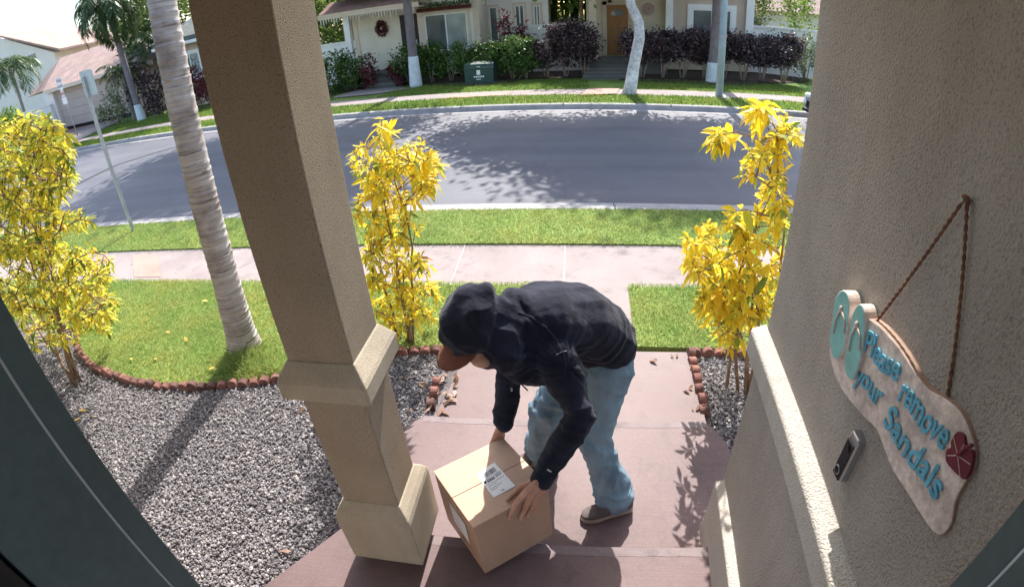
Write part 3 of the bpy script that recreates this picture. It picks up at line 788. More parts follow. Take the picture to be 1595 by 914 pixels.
h1 = empty('white_house', (-6, 23, 0.2), 'white lap sided house with big window, porch wreath and red brown porch roof', 'house')
b = MB(); siding(b, -7.0, -4.72, 23, 0.3, 4.5); b.build('front_wall', M['siding'], h1)
b = MB(); siding(b, -10.2, -7.0, 23.3, 0.75, 4.5); b.build('porch_wall', M['siding_cream'], h1)
MB().box(-7.2, 22.97, 0.3, -7.0, 23.3, 3.4).build('corner_board', M['cream_trim'], h1)
MB().box(-4.72, 22.96, 0.3, -4.45, 25.0, 4.5).build('corner_board', M['cream_trim'], h1)
MB().box(-10.42, 23.25, 0.7, -10.2, 23.6, 4.5).build('corner_board', M['cream_trim'], h1)
b = MB(); siding(b, -4.45, -1.62, 25.0, 0.3, 4.7, 0.28); b.build('side_wall', M['siding'], h1)
MB().box(-10.3, 23.46, .3, -4.8, 30, 4.48).box(-4.78, 25.2, .3, -1.63, 31, 4.68).build('body', M['siding'], h1)
MB().prism([(-11, 22.4, 4.5), (-11, 27, 5.9), (-11, 31, 4.5)], (6.8, 0, 0)).build('roof', M['roof_brown'], h1)
MB().prism([(-4.4, 24.6, 4.7), (-4.4, 28, 5.8), (-4.4, 31.6, 4.7)], (3.2, 0, 0)).build('roof', M['roof_brown'], h1)
window(h1, -6.88, -4.98, 1.35, 2.98, 23, M['white_trim'], pane2=M['glass_pale'], trim=M['cream_trim'], tw=.12)
window(h1, -4.36, -3.96, 1.2, 3.1, 25.0, M['white_trim'], split=False, trim=M['cream_trim'], tw=.1)
window(h1, -3.16, -2.72, 2.05, 3.12, 25.0, M['white_trim'], trim=M['cream_trim'], tw=.1)
window(h1, -2.3, -2.0, 2.05, 3.06, 25.0, M['white_trim'], trim=M['cream_trim'], tw=.1)
d = MB().box(-8.1, 23.22, .78, -7.25, 23.28, 3.1).build('door', M['dark_door'], h1)
MB().box(-7.42, 23.17, 1.75, -7.38, 23.218, 1.95).build('handle', M['steel'], d)
# awning beam with garland above the big window
MB().box(-7.15, 22.78, 3.12, -4.75, 22.955, 3.27).build('window_beam', M['dark_red'], h1)
V, F = leaf_quads(np.column_stack([RNG.uniform(-7.0, -4.75, 500), RNG.uniform(22.7, 22.9, 500), 3.30 + np.abs(RNG.normal(0, .09, 500))]), .1)
fast_mesh('garland_leaves', V, F, M['hedge_leaf'], h1)
# porch roof with fascia, posts and icicle lights
pr = MB().prism([(-11.3, 21.75, 3.58), (-11.3, 23.15, 4.12), (-11.3, 23.15, 4.02), (-11.3, 21.75, 3.48)], (4.6, 0, 0)).build('porch_roof', M['roof_brown'], h1)
MB().box(-11.32, 21.70, 3.34, -6.68, 21.745, 3.56).build('fascia', M['cream_trim'], h1)
MB().box(-11.2, 21.76, 3.36, -6.75, 23.1, 3.42).build('soffit', M['cream_trim'], h1)
MB().box(-10.3, 22.0, .5, -10.02, 22.28, 3.355).build('post', M['white_trim'], h1, bevel=.01)
for x in np.arange(-11.2, -6.8, .13):
    l = random.uniform(.08, .38)
    MB().prism([(x - .022, 21.705, 3.345), (x + .022, 21.705, 3.345), (x + .010, 21.715, 3.34 - l * .6), (x, 21.718, 3.34 - l), (x - .010, 21.715, 3.34 - l * .6)], (0, .015, 0)).build('icicle_light', M['white_trim'], h1)
MB().box(-10.9, 21.9, .1, -6.9, 23.25, .72).build('porch_floor', M['step_grey'], h1)
for k in range(3): MB().box(-9.15 + k * .02, 21.35 - k * .32, .1, -7.75 + k * .02, 21.67 - k * .32 + .2, .55 - k * .16).build('step', M['step_grey'], h1)
V, F = leaf_quads(np.array([(-9.0 + .27 * math.cos(a) * r * (1 - .12 * math.sin(a)), 23.16 + random.uniform(-.05, .05), 2.62 + .36 * math.sin(a) * r) for a, r in zip(RNG.uniform(0, 6.28, 520), RNG.uniform(.35, 1.05, 520))]), .1)
wr = empty('wreath', (-9.0, 23.18, 2.6), 'dark red and green wreath hanging on the cream porch wall', 'wreath')
fast_mesh('leaves', V, F, M['red_leaf'], wr)
b = MB(); b.tube([(-9 + .25 * math.cos(a), 23.2, 2.62 + .33 * math.sin(a)) for a in np.linspace(0, 6.28, 20)], .04, 6); b.build('ring', M['twig'], wr)
fz = empty('white_fence', (-3, 22.3, .2), 'low white board fence beside the white house behind the hedge', 'fence')
MB().box(-3.3, 23.0, .2, .1, 23.1, 2.12).build('boards', M['white_trim'], fz); MB().box(-3.35, 22.96, 2.123, .1, 23.14, 2.2).build('rail', M['white_trim'], fz)
fz = empty('white_fence', (-12, 24, .2), 'white fence wall left of the porch wreath under dark trees', 'fence')
MB().box(-14.5, 24.0, .2, -10.45, 24.1, 2.15).build('boards', M['white_trim'], fz); MB().box(-14.5, 23.96, 2.153, -10.45, 24.14, 2.24).build('rail', M['white_trim'], fz)

h2 = empty('tan_house', (3.6, 23.5, 0.2), 'tan stucco house with brown panelled front door and white trimmed window', 'house')
MB().box(.1, 23.5, .25, 3.6, 29, 4.3).build('porch_wall', M['beige_wall'], h2)
MB().box(3.603, 23.2, .55, 7.05, 29, 4.3).build('front_wall', M['tan_wall'], h2)
MB().box(3.3, 23.0, .25, 7.2, 23.19, .547).build('foundation', M['beige_wall'], h2)
MB().prism([(-.6, 22.2, 4.3), (-.6, 26, 5.6), (-.6, 30, 4.3)], (8.4, 0, 0)).build('roof', M['roof_brown'], h2)
MB().box(-.3, 21.6, 3.9, 3.6, 23.49, 4.1).build('porch_ceiling', M['beige_wall'], h2)
dr = MB().box(.96, 23.44, .80, 1.86, 23.49, 2.95).build('door', M['door_wood'], h2)
for x0 in (1.05, 1.45):
    for z0, z1 in ((.95, 1.75), (1.85, 2.35)): MB().box(x0, 23.425, z0, x0 + .3, 23.438, z1).build('panel', M['door_wood'], dr, bevel=.006)
fan = [(1.41 + .30 * math.cos(a), 23.432, 2.5 + .28 * math.sin(a)) for a in np.linspace(0, math.pi, 14)]
MB().prism(fan, (0, .006, 0)).build('fan_light', M['glass'], dr)
MB().tube([(1.79, 23.40, 1.75), (1.79, 23.38, 1.85), (1.79, 23.40, 2.0)], .02, 6).build('handle', M['steel'], dr)
b = MB(); b.box(.78, 23.43, .78, .955, 23.495, 3.1); b.box(1.865, 23.43, .78, 2.0, 23.495, 3.1); b.box(.78, 23.43, 2.955, 2.0, 23.497, 3.1); b.build('door_frame', M['tan_wall'], h2)
MB().tube([(1.1, 23.35, 3.25), (1.1, 23.35, 3.05)], [.03, .09], 8).build('porch_lamp', M['dark'], h2)
MB().tube([(2.72, 23.44, 2.78), (2.72, 23.498, 2.78)], .26, 20).build('round_vent', M['roof_pink'], h2)
for x, zt in ((.33, 4.0),):
    MB().box(x - .14, 22.0, .72, x + .14, 22.28, zt).build('post', M['cream_trim'], h2, bevel=.01)
    MB().box(x - .2, 21.94, 1.85, x + .2, 22.34, 1.95).build('post_trim', M['cream_trim'], h2, bevel=.01); MB().box(x - .19, 21.95, .722, x + .19, 22.33, 1.1).build('post_trim', M['cream_trim'], h2, bevel=.01)
MB().box(.0, 21.5, .2, 3.3, 23.49, .74).build('porch_floor', M['step_grey'], h2)
for k in range(5): MB().box(.05 - k * .05, 21.25 - k * .28, .1, 1.75, 21.5 - k * .28 + .12, .62 - k * .105).build('step', M['step_grey'], h2, bevel=.01)
MB().box(3.42, 23.05, .55, 3.72, 23.195, 4.3).build('corner_board', M['white_trim'], h2)
MB().box(6.86, 23.05, .55, 7.2, 23.195, 4.3).build('corner_board', M['white_trim'], h2)
window(h2, 4.55, 6.25, 1.3, 2.82, 23.2, M['white_trim'], trim=M['white_trim'], tw=.2)
fz = empty('white_fence', (9, 24, .2), 'white wall running back right of the tan house', 'fence')
MB().prism([(7.3, 23.6, .2), (11.5, 21.6, .2), (11.5, 21.7, .2), (7.3, 23.7, .2)], (0, 0, 1.95)).build('boards', M['white_trim'], fz)
MB().prism([(7.25, 23.56, 2.153), (11.5, 21.54, 2.153), (11.5, 21.76, 2.153), (7.25, 23.76, 2.153)], (0, 0, .08)).build('rail', M['white_trim'], fz)
bh = empty('brown_house', (12, 38, .2), 'small brown roofed house far behind the right white wall', 'house')
MB().box(9, 38, .2, 19, 46, 3.0).build('wall', M['pale_wall'], bh)
MB().prism([(8, 37, 3.0), (8, 42, 5.6), (8, 47, 3.0)], (12, 0, 0)).build('roof', M['roof_pink'], bh)
window(bh, 11, 12.5, 1.4, 2.5, 38, M['white_trim'])

# garage house, far left
def A(px, py, Y): return aty(px, py, Y)
gh = empty('garage_house', (-33, 25.5, .2), 'low house with pinkish brown hip roof and wide garage door', 'house')
YG = 25.6
fl = A(67, 142, YG - .6); fr = A(196, 112, YG - .6); bl = A(22, 148, 33); ap = A(94, 91, 29.5); rr_ = A(235, 88, 29.5); fr2 = A(240, 103, YG - .6)
zE = fl.z
E0, E1 = Vector((fl.x, fl.y, zE)), Vector((fr2.x, fl.y, zE)); E2 = Vector((bl.x * .98, 33.5, zE)); AP = Vector((ap.x, ap.y, ap.z)); RR = Vector((E1.x - 2.5, ap.y, ap.z)); E3 = Vector((E1.x, 33.5, zE))
MB().add([E0, E1, RR, AP, E2, E3], [(0, 1, 2, 3), (0, 3, 4), (4, 3, 2, 5), (1, 5, 2), (0, 4, 5, 1)]).build('roof', M['roof_pink'], gh)
MB().box(E0.x, E0.y - .05, zE - .25, E1.x, E0.y - .004, zE - .002).build('fascia', M['cream_trim'], gh)
xl, xr = A(77, 150, YG).x, E1.x - .5
MB().box(xl, YG + .06, .2, xr, 33, zE - .003).build('wall', M['tan_wall'], gh)
x0, x1, x2 = A(79, 170, YG).x, A(94, 170, YG).x, A(196, 150, YG).x
MB().box(x0, YG - .25, .2, x1, YG + .055, zE - .26).build('pillar', M['pale_wall'], gh)
gd = MB()
for k in range(4): gd.box(x1 + .05, YG + .0, .42 + k * .58, x2, YG + .056, .42 + k * .58 + .565)
gd.build('garage_door', M['garage_door'], gh, bevel=.008)
MB().box(x1 + .05, YG + .01, .2, x2, YG + .055, .415).build('door_gap', M['dark'], gh)
MB().box(x1 + .05, YG - .05, 2.75, x2, YG + .058, zE - .27).build('lintel', M['tan_wall'], gh)
wv = empty('garden_wall', (-37, 25, .2), 'low white garden wall left of the garage pillar', 'wall')
p0, p1 = A(78, 165, YG - .6), A(30, 186, YG - 2.2)
MB().prism([(p0.x, p0.y, .15), (p1.x, p1.y, .15), (p1.x, p1.y + .2, .15), (p0.x, p0.y + .2, .15)], (0, 0, p0.z - .15)).build('wall_panel', M['white_trim'], wv)
MB().prism([(p0.x + .05, p0.y - .04, p0.z + .003), (p1.x, p1.y - .04, p0.z + .003), (p1.x, p1.y + .24, p0.z + .003), (p0.x + .05, p0.y + .24, p0.z + .003)], (0, 0, .08)).build('cap', M['white_trim'], wv)
th = empty('tall_house', (-52, 38, .2), 'pale two storey house with a shallow gable behind the left palm', 'house')
P = [A(-60, 55, 38), A(0, 62, 38), A(84, 82, 38)]
w0, w1 = P[0].x, P[2].x
MB().prism([(w0, 38, .2), (w1, 38, .2), (w1, 38, P[2].z), (P[1].x, 38, P[1].z + .2), (w0, 38, P[0].z)], (0, 8, 0)).build('wall', M['pale_wall'], th)
q0, q1 = A(-4, 55, 37.4), A(92, 76, 37.4)
MB().prism([(q0.x, 37.4, q0.z), (q1.x, 37.4, q1.z), (q1.x, 37.4, q1.z - .22), (q0.x, 37.4, q0.z - .22)], (0, 9, 0)).build('roof', M['roof_pink'], th)
gw = A(50, 92, 38); window(th, gw.x - .9, gw.x + .9, gw.z - 1.0, gw.z + .5, 38, M['white_trim'])
bk = empty('back_house', (-40, 40, .2), 'house with a tan roof slope seen over the garage roof', 'house')
q0, q1, q2 = A(120, 104, 38), A(168, 80, 42), A(262, 62, 42)
MB().add([(q0.x, 38, q0.z - .5), (q2.x + 6, 38, q0.z - .5), (q2.x + 6, 42, q1.z), (q1.x, 42, q1.z), (q0.x, 46, q0.z - .5), (q2.x + 6, 46, q0.z - .5)], [(0, 1, 2, 3), (0, 3, 4), (1, 5, 2), (4, 3, 2, 5)]).build('roof', M['roof_pink'], bk)
MB().box(q0.x + .6, 38.6, .2, q2.x + 5.4, 45.4, q0.z - .51).build('wall', M['pale_wall'], bk)
# small tan house behind the palm trunk
h3 = empty('side_house', (-20, 24, .2), 'tan house with white cornered window and grey roof edge behind the ringed palm', 'house')
YH = 24.0
MB().box(-22.3, YH, .2, -18.6, 30, 3.95).build('wall', M['tan_wall'], h3)
window(h3, -21.35, -20.0, 1.75, 3.1, YH, M['white_trim'], trim=M['white_trim'], pane2=M['glass_pale'], tw=.14)
MB().box(-19.5, YH - .12, .2, -19.15, YH - .005, 3.95).build('corner_board', M['white_trim'], h3)
MB().prism([(-22.6, YH - .7, 3.72), (-22.6, YH - .7, 4.0), (-22.6, 27.5, 5.3), (-22.6, 31, 3.95)], (4.3, 0, 0)).build('roof', M['roof_grey'], h3)
MB().box(-22.62, YH - .76, 3.6, -18.28, YH - .705, 3.76).build('fascia', M['white_trim'], h3)

# ------------------------------------------------------------------ hedges and shrubs across the street
for i, x in enumerate((-7.25, -6.35, -5.45, -4.6, -3.7, -2.85, -2.3)):
    bush('hedge_bush', x, 21.25 - (.35 if i > 4 else 0) + random.uniform(-.1, .1), .18, 1.72 + random.uniform(-.06, .12), .80, .58, 2300, .13, M['hedge_leaf'], 'green leafy hedge bush with bare stems below the big white house window', 'hedge bush', 'green hedge under the white house window', .22, 6, stem_m='stem_pale')
for x in (-10.7, -9.75): bush('hedge_bush', x, 21.1, .18, 1.85, .78, .55, 1600, .14, M['hedge_leaf'], 'dense green bush left of the porch steps of the white house', 'hedge bush', 'green bushes left of the porch steps', .1, 5)
for x in (-1.5, -.75, -.05): bush('purple_bush', x, 21.0 + random.uniform(-.1, .1), .18, 2.32 + random.uniform(-.08, .08), .74, .58, 3000, .125, M['purple_leaf'], 'purple leaved bush with pale stems left of the dark steps', 'bush', 'purple bushes left of the steps', .45, 8, stem_m='stem_pale')
for i in range(8):
    x = 2.15 + i * .80
    bush('purple_bush', x, 20.55 + random.uniform(-.12, .12), .18, 2.02 + random.uniform(-.06, .08), .78, .58, 2900, .125, M['purple_leaf'], 'purple leaved bush on splayed pale stems in the hedge before the tan house', 'bush', 'purple hedge before the tan house', .62, 8, stem_m='stem_pale', clumps=34, cs=.24)
for x, y, z, r, lab in ((-8.95, 20.9, 1.5, .3, 'dark red ti plant left of the white house steps'), (-7.75, 21.0, 1.35, .28, 'dark red ti plant right of the white house steps'), (-3.35, 22.3, 2.75, .42, 'tall red leaved ti plant against the white siding'), (-2.5, 22.4, 2.3, .3, 'short red ti plant before the white fence')):
    bush('ti_plant', x, y, .18, z, r, r, 260, .26, M['red_leaf'], lab, 'plant', None, .5 if z > 2 else .1, 3, aspect=.25)
bush('green_bush', 8.9, 21.0, .18, 2.3, .55, .6, 700, .16, M['pale_leaf'], 'pale green bush at the right end of the purple hedge', 'bush', None, .1)
bush('green_bush', 9.7, 24.5, .3, 3.9, 1.1, 1.3, 2600, .15, M['bright_leaf'], 'tall round green bush behind the right white wall', 'bush', None, .2)
bush('green_bush', 8.5, 26.5, .3, 4.4, .9, 1.1, 2000, .15, M['tree_leaf'], 'olive green bush behind the white wall next to the tan house', 'bush', None, .2)
bush('green_bush', 7.9, 30.0, .3, 5.0, .7, 1.2, 1200, .2, M['bright_leaf'], 'narrow sunlit bush in the gap by the tan house corner', 'bush', None, .2)
# banana clump between the two houses
bn = empty('banana_clump', (-.6, 27.5, .2), 'clump of broad bright green banana leaves between the two houses', 'plant')
mb, st = MB(), MB()
for i in range(60):
    bx, by = random.uniform(-1.9, .3), random.uniform(26.6, 28.4); zt = random.uniform(2.6, 4.6); a = random.uniform(0, 6.28); L = random.uniform(1.1, 1.9)
    if i % 3 == 0: st.tube([(bx, by, .2), (bx, by, zt)], [.1, .05], 7)
    rows = []
    for k in range(7):
        t = k / 6; e = 1.1 - 1.9 * t; rad = L * (t - .28 * t * t); z = zt + L * (.75 * t - .95 * t * t)
        wd = .26 * math.sin(math.pi * (.08 + .9 * t)) + .01
        c = Vector((bx + math.cos(a) * rad, by + math.sin(a) * rad, z)); s_ = Vector((-math.sin(a), math.cos(a), 0)) * wd
        rows.append([c - s_ + Vector((0, 0, .05)), c, c + s_ + Vector((0, 0, .05))])
    b0_ = len(mb.v); mb.v += [p for r_ in rows for p in r_]
    for k in range(6):
        for j in range(2): mb.f.append((b0_ + k * 3 + j, b0_ + k * 3 + j + 1, b0_ + k * 3 + j + 4, b0_ + k * 3 + j + 3))
mb.build('leaves', M['bright_leaf'], bn, True); st.build('stems', M['hedge_leaf'], bn, True)
pt = empty('slim_trunk', (-.05, 24.6, .2), 'slim brown bare trunk beside the porch of the tan house', 'tree')
MB().tube([(-.15, 24.6, .2), (-.12, 24.6, 2), (-.1, 24.6, 5.5)], [.1, .09, .07], 8).build('trunk', M['twig'], pt, True)
V, F = leaf_quads(clumped((-.1, 24.6, 6.2), (1.2, 1.0, .9), 900, 14), .25); fast_mesh('crown', V, F, M['tree_leaf'], pt)
for i, (x, y, z, rx, n) in enumerate(((-12.2, 26.5, 5.2, 1.6, 2600), (-14.6, 27, 5.6, 1.6, 2200))):
    bush('dark_tree', x, y, .2, z, rx, 1.4, n, .22, M['bright_leaf' if i else 'tree_leaf'], ('leafy green tree above the white fence left of the porch', 'bright green tree showing past the column edge over the fence')[i], 'tree', None, .6)

bush('dark_tree', -13.2, 29.5, .2, 6.0, 3.2, 1.2, 4200, .3, M['tree_leaf'], 'dark tree mass far behind the white fence left of the porch', 'tree', None, .0, cs=.45)
bush('dark_tree', -.9, 30.5, .2, 6.0, 2.2, 1.0, 3600, .3, M['bright_leaf'], 'leafy tree behind the banana clump between the houses', 'tree', None, .0, cs=.45)
fz = empty('beige_wall', (-.8, 25.8, .2), 'beige garden wall between the two houses under the banana leaves', 'wall')
MB().box(-1.6, 25.8, .2, .09, 25.95, 2.15).build('wall_panel', M['beige_wall'], fz); MB().box(-1.6, 25.76, 2.153, .09, 25.99, 2.22).build('cap', M['beige_wall'], fz)
# ------------------------------------------------------------------ trees along the far pavement
def shade_tree(name, base, trunk_pts, rads, polys, Yc, spread, n, size, label, m='tree_leaf', tm='bark_grey'):
    """street tree: the crown fills the space between the sun and the patch of road it shades"""
    o = empty(name, base, label, 'tree')
    b = MB().tube(trunk_pts, rads, 12)
    P = []
    cot = math.cos(SUN_EL) / math.sin(SUN_EL)
    for pl, share in polys:
        pl = [atz(px, py, 0) for px, py in pl]; xs = [p.x for p in pl]; ys = [p.y for p in pl]
        cl = []
        while len(cl) < int(26 * share):
            x, y = random.uniform(min(xs), max(xs)), random.uniform(min(ys), max(ys)); ins = False; j = len(pl) - 1
            for i in range(len(pl)):
                if (ys[i] > y) != (ys[j] > y) and x < (xs[j] - xs[i]) * (y - ys[i]) / (ys[j] - ys[i]) + xs[i]: ins = not ins
                j = i
            if ins: cl.append((x, y))
        for x, y in cl:
            Yl = Yc + random.uniform(-spread, spread); z = max((Yl - y) / cot, 4.3); c = np.array([x + math.tan(SUN_AZ) * (Yl - y), Yl, z])
            k = int(n / 26)
            P.append(c + RNG.normal(0, 1, (k, 3)) * (.62, .62, .40))
            if random.random() < .45: b.tube([trunk_pts[-1], Vector(trunk_pts[-1]).lerp(Vector(c), .5) + Vector((0, 0, .3)), c], [rads[-1] * .5, .06, .02], 6)
    b.build('trunk', M[tm], o, True)
    P = np.concatenate(P); V, F = leaf_quads(P, size, .5)
    fast_mesh('crown', V, F, M[m], o)
    return o
M['mottled_bark'] = pm('mottled_bark', (0.62, 0.59, 0.60), 0.9, 2.2, 0.38, 14, 0.3, 20, 0.7, 0.03)
shade_tree('street_tree', (1.4, 16.55, .15), [(1.36, 16.55, .1), (1.40, 16.55, .35), (1.51, 16.55, 1.1), (1.66, 16.55, 1.9), (1.64, 16.55, 2.35), (1.40, 16.55, 2.9), (1.30, 16.5, 3.6), (1.2, 16.5, 4.6)], [.26, .205, .175, .165, .16, .145, .13, .11],
           [([(740, 205), (800, 190), (880, 183), (1010, 182), (1150, 192), (1230, 240), (1230, 312), (950, 312), (905, 285), (880, 250), (850, 232)], 1.9), ([(690, 216), (760, 203), (850, 205), (850, 238), (790, 236), (720, 226)], .5), ([(900, 258), (1000, 250), (1240, 250), (1240, 318), (960, 316), (915, 290)], 1.2)], 17.2, .8, 17000, .2, 'pale mottled street tree with a wavering trunk before the tan house steps', tm='mottled_bark')
shade_tree('street_tree', (-11, 19.0, .15), [(-10.8, 19, .1), (-10.9, 19, 2), (-11.2, 19, 4.5)], [.2, .17, .13],
           [([(100, 338), (180, 292), (262, 246), (330, 222), (420, 205), (520, 205), (560, 300), (340, 320), (250, 338)], 3.0), ([(530, 216), (575, 192), (640, 184), (655, 192), (600, 222)], .35)], 19.2, .7, 13000, .2, 'street tree standing hidden behind the column with its crown over the street')
palm('royal_palm', (-6.75, 20.4, .15), (-6.75, 20.4, 8.5), .19, 14, 2.6, 1.7, .6, 'slim grey palm with whitewashed foot before the white house', 'whitewashed palms across the street', painted=1.25, trunk_m=M['purple_bark'])
palm('royal_palm', (4.72, 19.7, .15), (4.80, 19.7, 9.0), .19, 14, 2.6, 1.7, .6, 'slim grey palm with whitewashed foot beside the street light pole', 'whitewashed palms across the street', painted=.75, trunk_m=M['purple_bark'])
palm('foxtail_palm', (-23.8, 22.4, .15), (-24.25, 22.4, 6.6), .20, 26, 2.9, 2.7, .66, 'bushy headed palm with a grey trunk by the pale variegated bush', leaflets=44, el=(-.3, 1.2), painted=.9, width=1.5, trunk_m=M['purple_bark'])
hb = A(16, 106, 27); bs = A(37, 172, 27)
palm('coconut_palm', (bs.x, 27, .15), (hb.x, 27, hb.z), .16, 16, 3.0, 2.2, .8, 'coconut palm before the pale two storey house', leaflets=30, el=(-.1, 1.2), width=1.4)
hb = A(98, 62, 46); palm('coconut_palm', (hb.x, 46, .15), (hb.x, 46, hb.z), .2, 15, 3.6, 2.3, .9, 'distant coconut palm rising behind the garage roof', leaflets=26, el=(0, 1.3), width=1.6)
hb = A(190, 112, 23.6); palm('date_palm', (hb.x, 23.6, .15), (hb.x, 23.6, hb.z - .1), .14, 22, 1.9, 2.0, .36, 'short feathery date palm right of the garage door', leaflets=34, el=(-.2, 1.3), width=1.1)
hb = A(240, 70, 25.5); palm('date_palm', (hb.x, 25.5, .15), (hb.x, 25.5, hb.z), .16, 20, 2.4, 2.0, .5, 'feathery palm between the bushy palm and the ringed trunk', leaflets=34, el=(-.2, 1.3), width=1.2)
p = A(184, 190, 22.8); bush('variegated_bush', p.x, 22.8, .15, 2.25, 1.35, 1.0, 1500, .16, M['pale_leaf'], 'rounded pale variegated bush beside the driveway', 'bush', None, .05)
for px, Y, z, lab in ((228, 23.6, 3.0, 'dark leaved shrub right of the bushy palm trunk'), (250, 23.2, 2.6, 'dark shrub left of the ringed palm trunk')):
    p = A(px, 170, Y); bush('dark_shrub', p.x, Y, .15, z, .9, .8, 900, .2, M['purple_leaf'], lab, 'shrub', None, .1)
p = A(312, 150, 22.6); bush('ti_plant', p.x, 22.6, .18, 2.55, .75, .6, 700, .3, M['red_leaf'], 'big dark red ti plant before the side house window', 'plant', None, .2, 5, aspect=.25)
p = A(330, 150, 22.4); bush('ti_plant', p.x, 22.4, .18, 1.9, .5, .5, 300, .28, M['red_leaf'], 'lower dark red ti plant beside the column edge', 'plant', None, .2, 5, aspect=.25)
pt = empty('leaning_tree', (-20.6, 22.6, .15), 'small tree with a thin leaning trunk before the side house', 'tree')
p0, p1 = A(302, 165, 22.6), A(282, 105, 22.6); MB().tube([p0, p0.lerp(p1, .5) + Vector((.05, 0, 0)), p1, p1 + Vector((-.4, 0, 2.5))], [.12, .09, .08, .05], 8).build('trunk', M['stem_pale'], pt, True)
V, F = leaf_quads(clumped(p1 + Vector((0, .8, 4.0)), (2.6, 1.6, 1.25), 3600, 22), .2); fast_mesh('crown', V, F, M['tree_leaf'], pt)
p = A(268, 30, 29); bush('leafy_tree', p.x, 29, .2, 8.5, 3.0, 1.6, 3800, .3, M['tree_leaf'], 'leafy green tree above the side house roof behind the ringed palm', 'tree', None, 3.0, cs=.4)
p = A(236, 100, 27); bush('leafy_tree', p.x, 27, .2, 6.2, 2.2, 1.2, 2600, .28, M['hedge_leaf'], 'dark green tree between the garage roof and the side house', 'tree', None, 1.0, cs=.4)
p = A(8, 165, 24); bush('green_bush', p.x, 24, .15, 2.6, 2.0, 1.2, 1300, .24, M['bright_leaf'], 'bright green shrub at the far left under the coconut palm', 'bush', None, .1)
p = A(70, 195, 23.2); bush('dark_shrub', p.x, 23.2, .15, 1.35, .9, .6, 600, .2, M['purple_leaf'], 'low dark shrub before the white garden wall', 'shrub', None, .1)
for i, (px, Y, z, r, lab) in enumerate(((150, 62, 9.0, 5, 'distant hazy green tree behind the garage roofs'), (215, 55, 10.5, 5, 'distant tree behind the bushy palm'), (60, 70, 8.5, 5, 'distant low tree between the tall house and the coconut palm'))):
    p = A(px, 80, Y); bush('distant_tree', p.x, Y, .2, z, r, 3, 1800, .6, M['tree_leaf'], lab, 'tree', None, 1.5)

# ------------------------------------------------------------------ street furniture
lp = empty('light_pole', (4.18, 16.4, .15), 'blue grey round street light pole in the grass verge', 'pole')
MB().tube([(4.18, 16.4, .17), (4.18, 16.4, 4), (4.18, 16.4, 8.5)], [.12, .108, .085], 16).build('pole', M['pole_grey'], lp, True)
MB().tube([(4.18, 16.4, 8.45), (4.18, 15.6, 8.9), (4.18, 14.6, 9.0)], .045, 10).build('arm', M['pole_grey'], lp, True)
MB().obox((4.18, 14.2, 8.98), (1, 0, 0), (0, 1, 0), (0, 0, 1), .14, .35, .07).build('lamp_head', M['pole_grey'], lp, bevel=.03)
MB().box(4.08, 16.26, 1.98, 4.28, 16.29, 2.06).build('number_tag', M['ink_grey'], lp)
MB().box(3.85, 16.05, .1, 4.5, 16.75, .172).build('pad', M['kerb'], lp, bevel=.01)

sg = empty('sign_post', (-7.88, 6.38, .12), 'galvanised sign post with a blank sign back at the near verge', 'sign')
MB().box(-7.905, 6.355, .05, -7.855, 6.405, 2.9).build('post', M['steel'], sg, bevel=.006)
mb = MB(); rr0 = .03; pts = []
cx, cz, hw_, hh_ = -7.82, 2.79, .165, .21
for sx, sz, a0 in ((1, 1, 0), (-1, 1, 90), (-1, -1, 180), (1, -1, 270)):
    for k in range(4):
        a = R(a0 + k * 30); pts.append((cx + sx * (hw_ - rr0) + rr0 * math.cos(a), 6.408, cz + sz * (hh_ - rr0) + rr0 * math.sin(a)))
mb.prism(pts, (0, .004, 0)).build('sign_plate', M['sign_back'], sg)
for z in (2.64, 2.86): MB().tube([(-7.88, 6.348, z), (-7.88, 6.42, z)], .009, 6).build('bolt', M['steel'], sg)

fs = empty('parking_sign', (-27.95, 21, .15), 'thin post with three white plates of dark and red lettering by the driveway', 'sign')
MB().tube([(-27.9, 21, .1), (-28.05, 21, 3.5)], .028, 8).build('post', M['steel'], fs, True)
for z0, z1, w_, ink in ((2.98, 3.62, .24, 'ink'), (2.52, 2.94, .14, 'red_ink'), (2.1, 2.48, .22, None)):
    zc = (z0 + z1) / 2
    pl = MB().box(-28.03 - w_, 20.96, z0, -28.03 + w_, 20.97, z1).build('sign_plate', M['white_trim'], fs)
    if ink:
        nr = 2 if ink == 'ink' else 1
        for r_ in range(nr):
            k = MB()
            zz = z1 - (r_ + .5) * (z1 - z0) / nr; h_ = (z1 - z0) / nr * .27
            for c_ in range(4):
                xx = -28.03 - w_ * .72 + c_ * w_ * .48; k.box(xx - w_ * .16, 20.955, zz - h_, xx - w_ * .05, 20.959, zz + h_); k.box(xx + w_ * .03, 20.955, zz - h_, xx + w_ * .12, 20.959, zz + h_ * .2)
            k.build('lettering', M[ink], pl)

tb = empty('utility_box', (-4.0, 20.2, .15), 'dark green utility box with white stickers before the hedge', 'utility box')
M['box_green'] = pm('box_green', (0.035, 0.075, 0.065), 0.5, 4, 0.2)
MB().prism([(-4.6, 19.9, .2), (-4.6, 19.9, .80), (-4.6, 20.0, .93), (-4.6, 20.75, .98), (-4.6, 20.75, .2)], (1.12, 0, 0)).build('cabinet', M['box_green'], tb, bevel=.015)
MB().box(-4.7, 19.8, .1, -3.38, 20.85, .198).build('plinth', M['step_grey'], tb)
MB().box(-4.62, 19.86, .77, -3.46, 19.896, .80).build('lid_edge', M['box_green'], tb, bevel=.005)
MB().box(-4.12, 19.893, .52, -3.98, 19.897, .70).build('sticker', M['white_trim'], tb)
k = MB()
for i in range(5): k.box(-4.24 + i * .085, 19.893, .42, -4.18 + i * .085, 19.897, .48)
k.build('lettering', M['white_trim'], tb); k = MB()
for i in range(3): k.box(-4.14 + i * .06, 19.893, .33, -4.10 + i * .06, 19.897, .37)
k.build('lettering', M['white_trim'], tb)
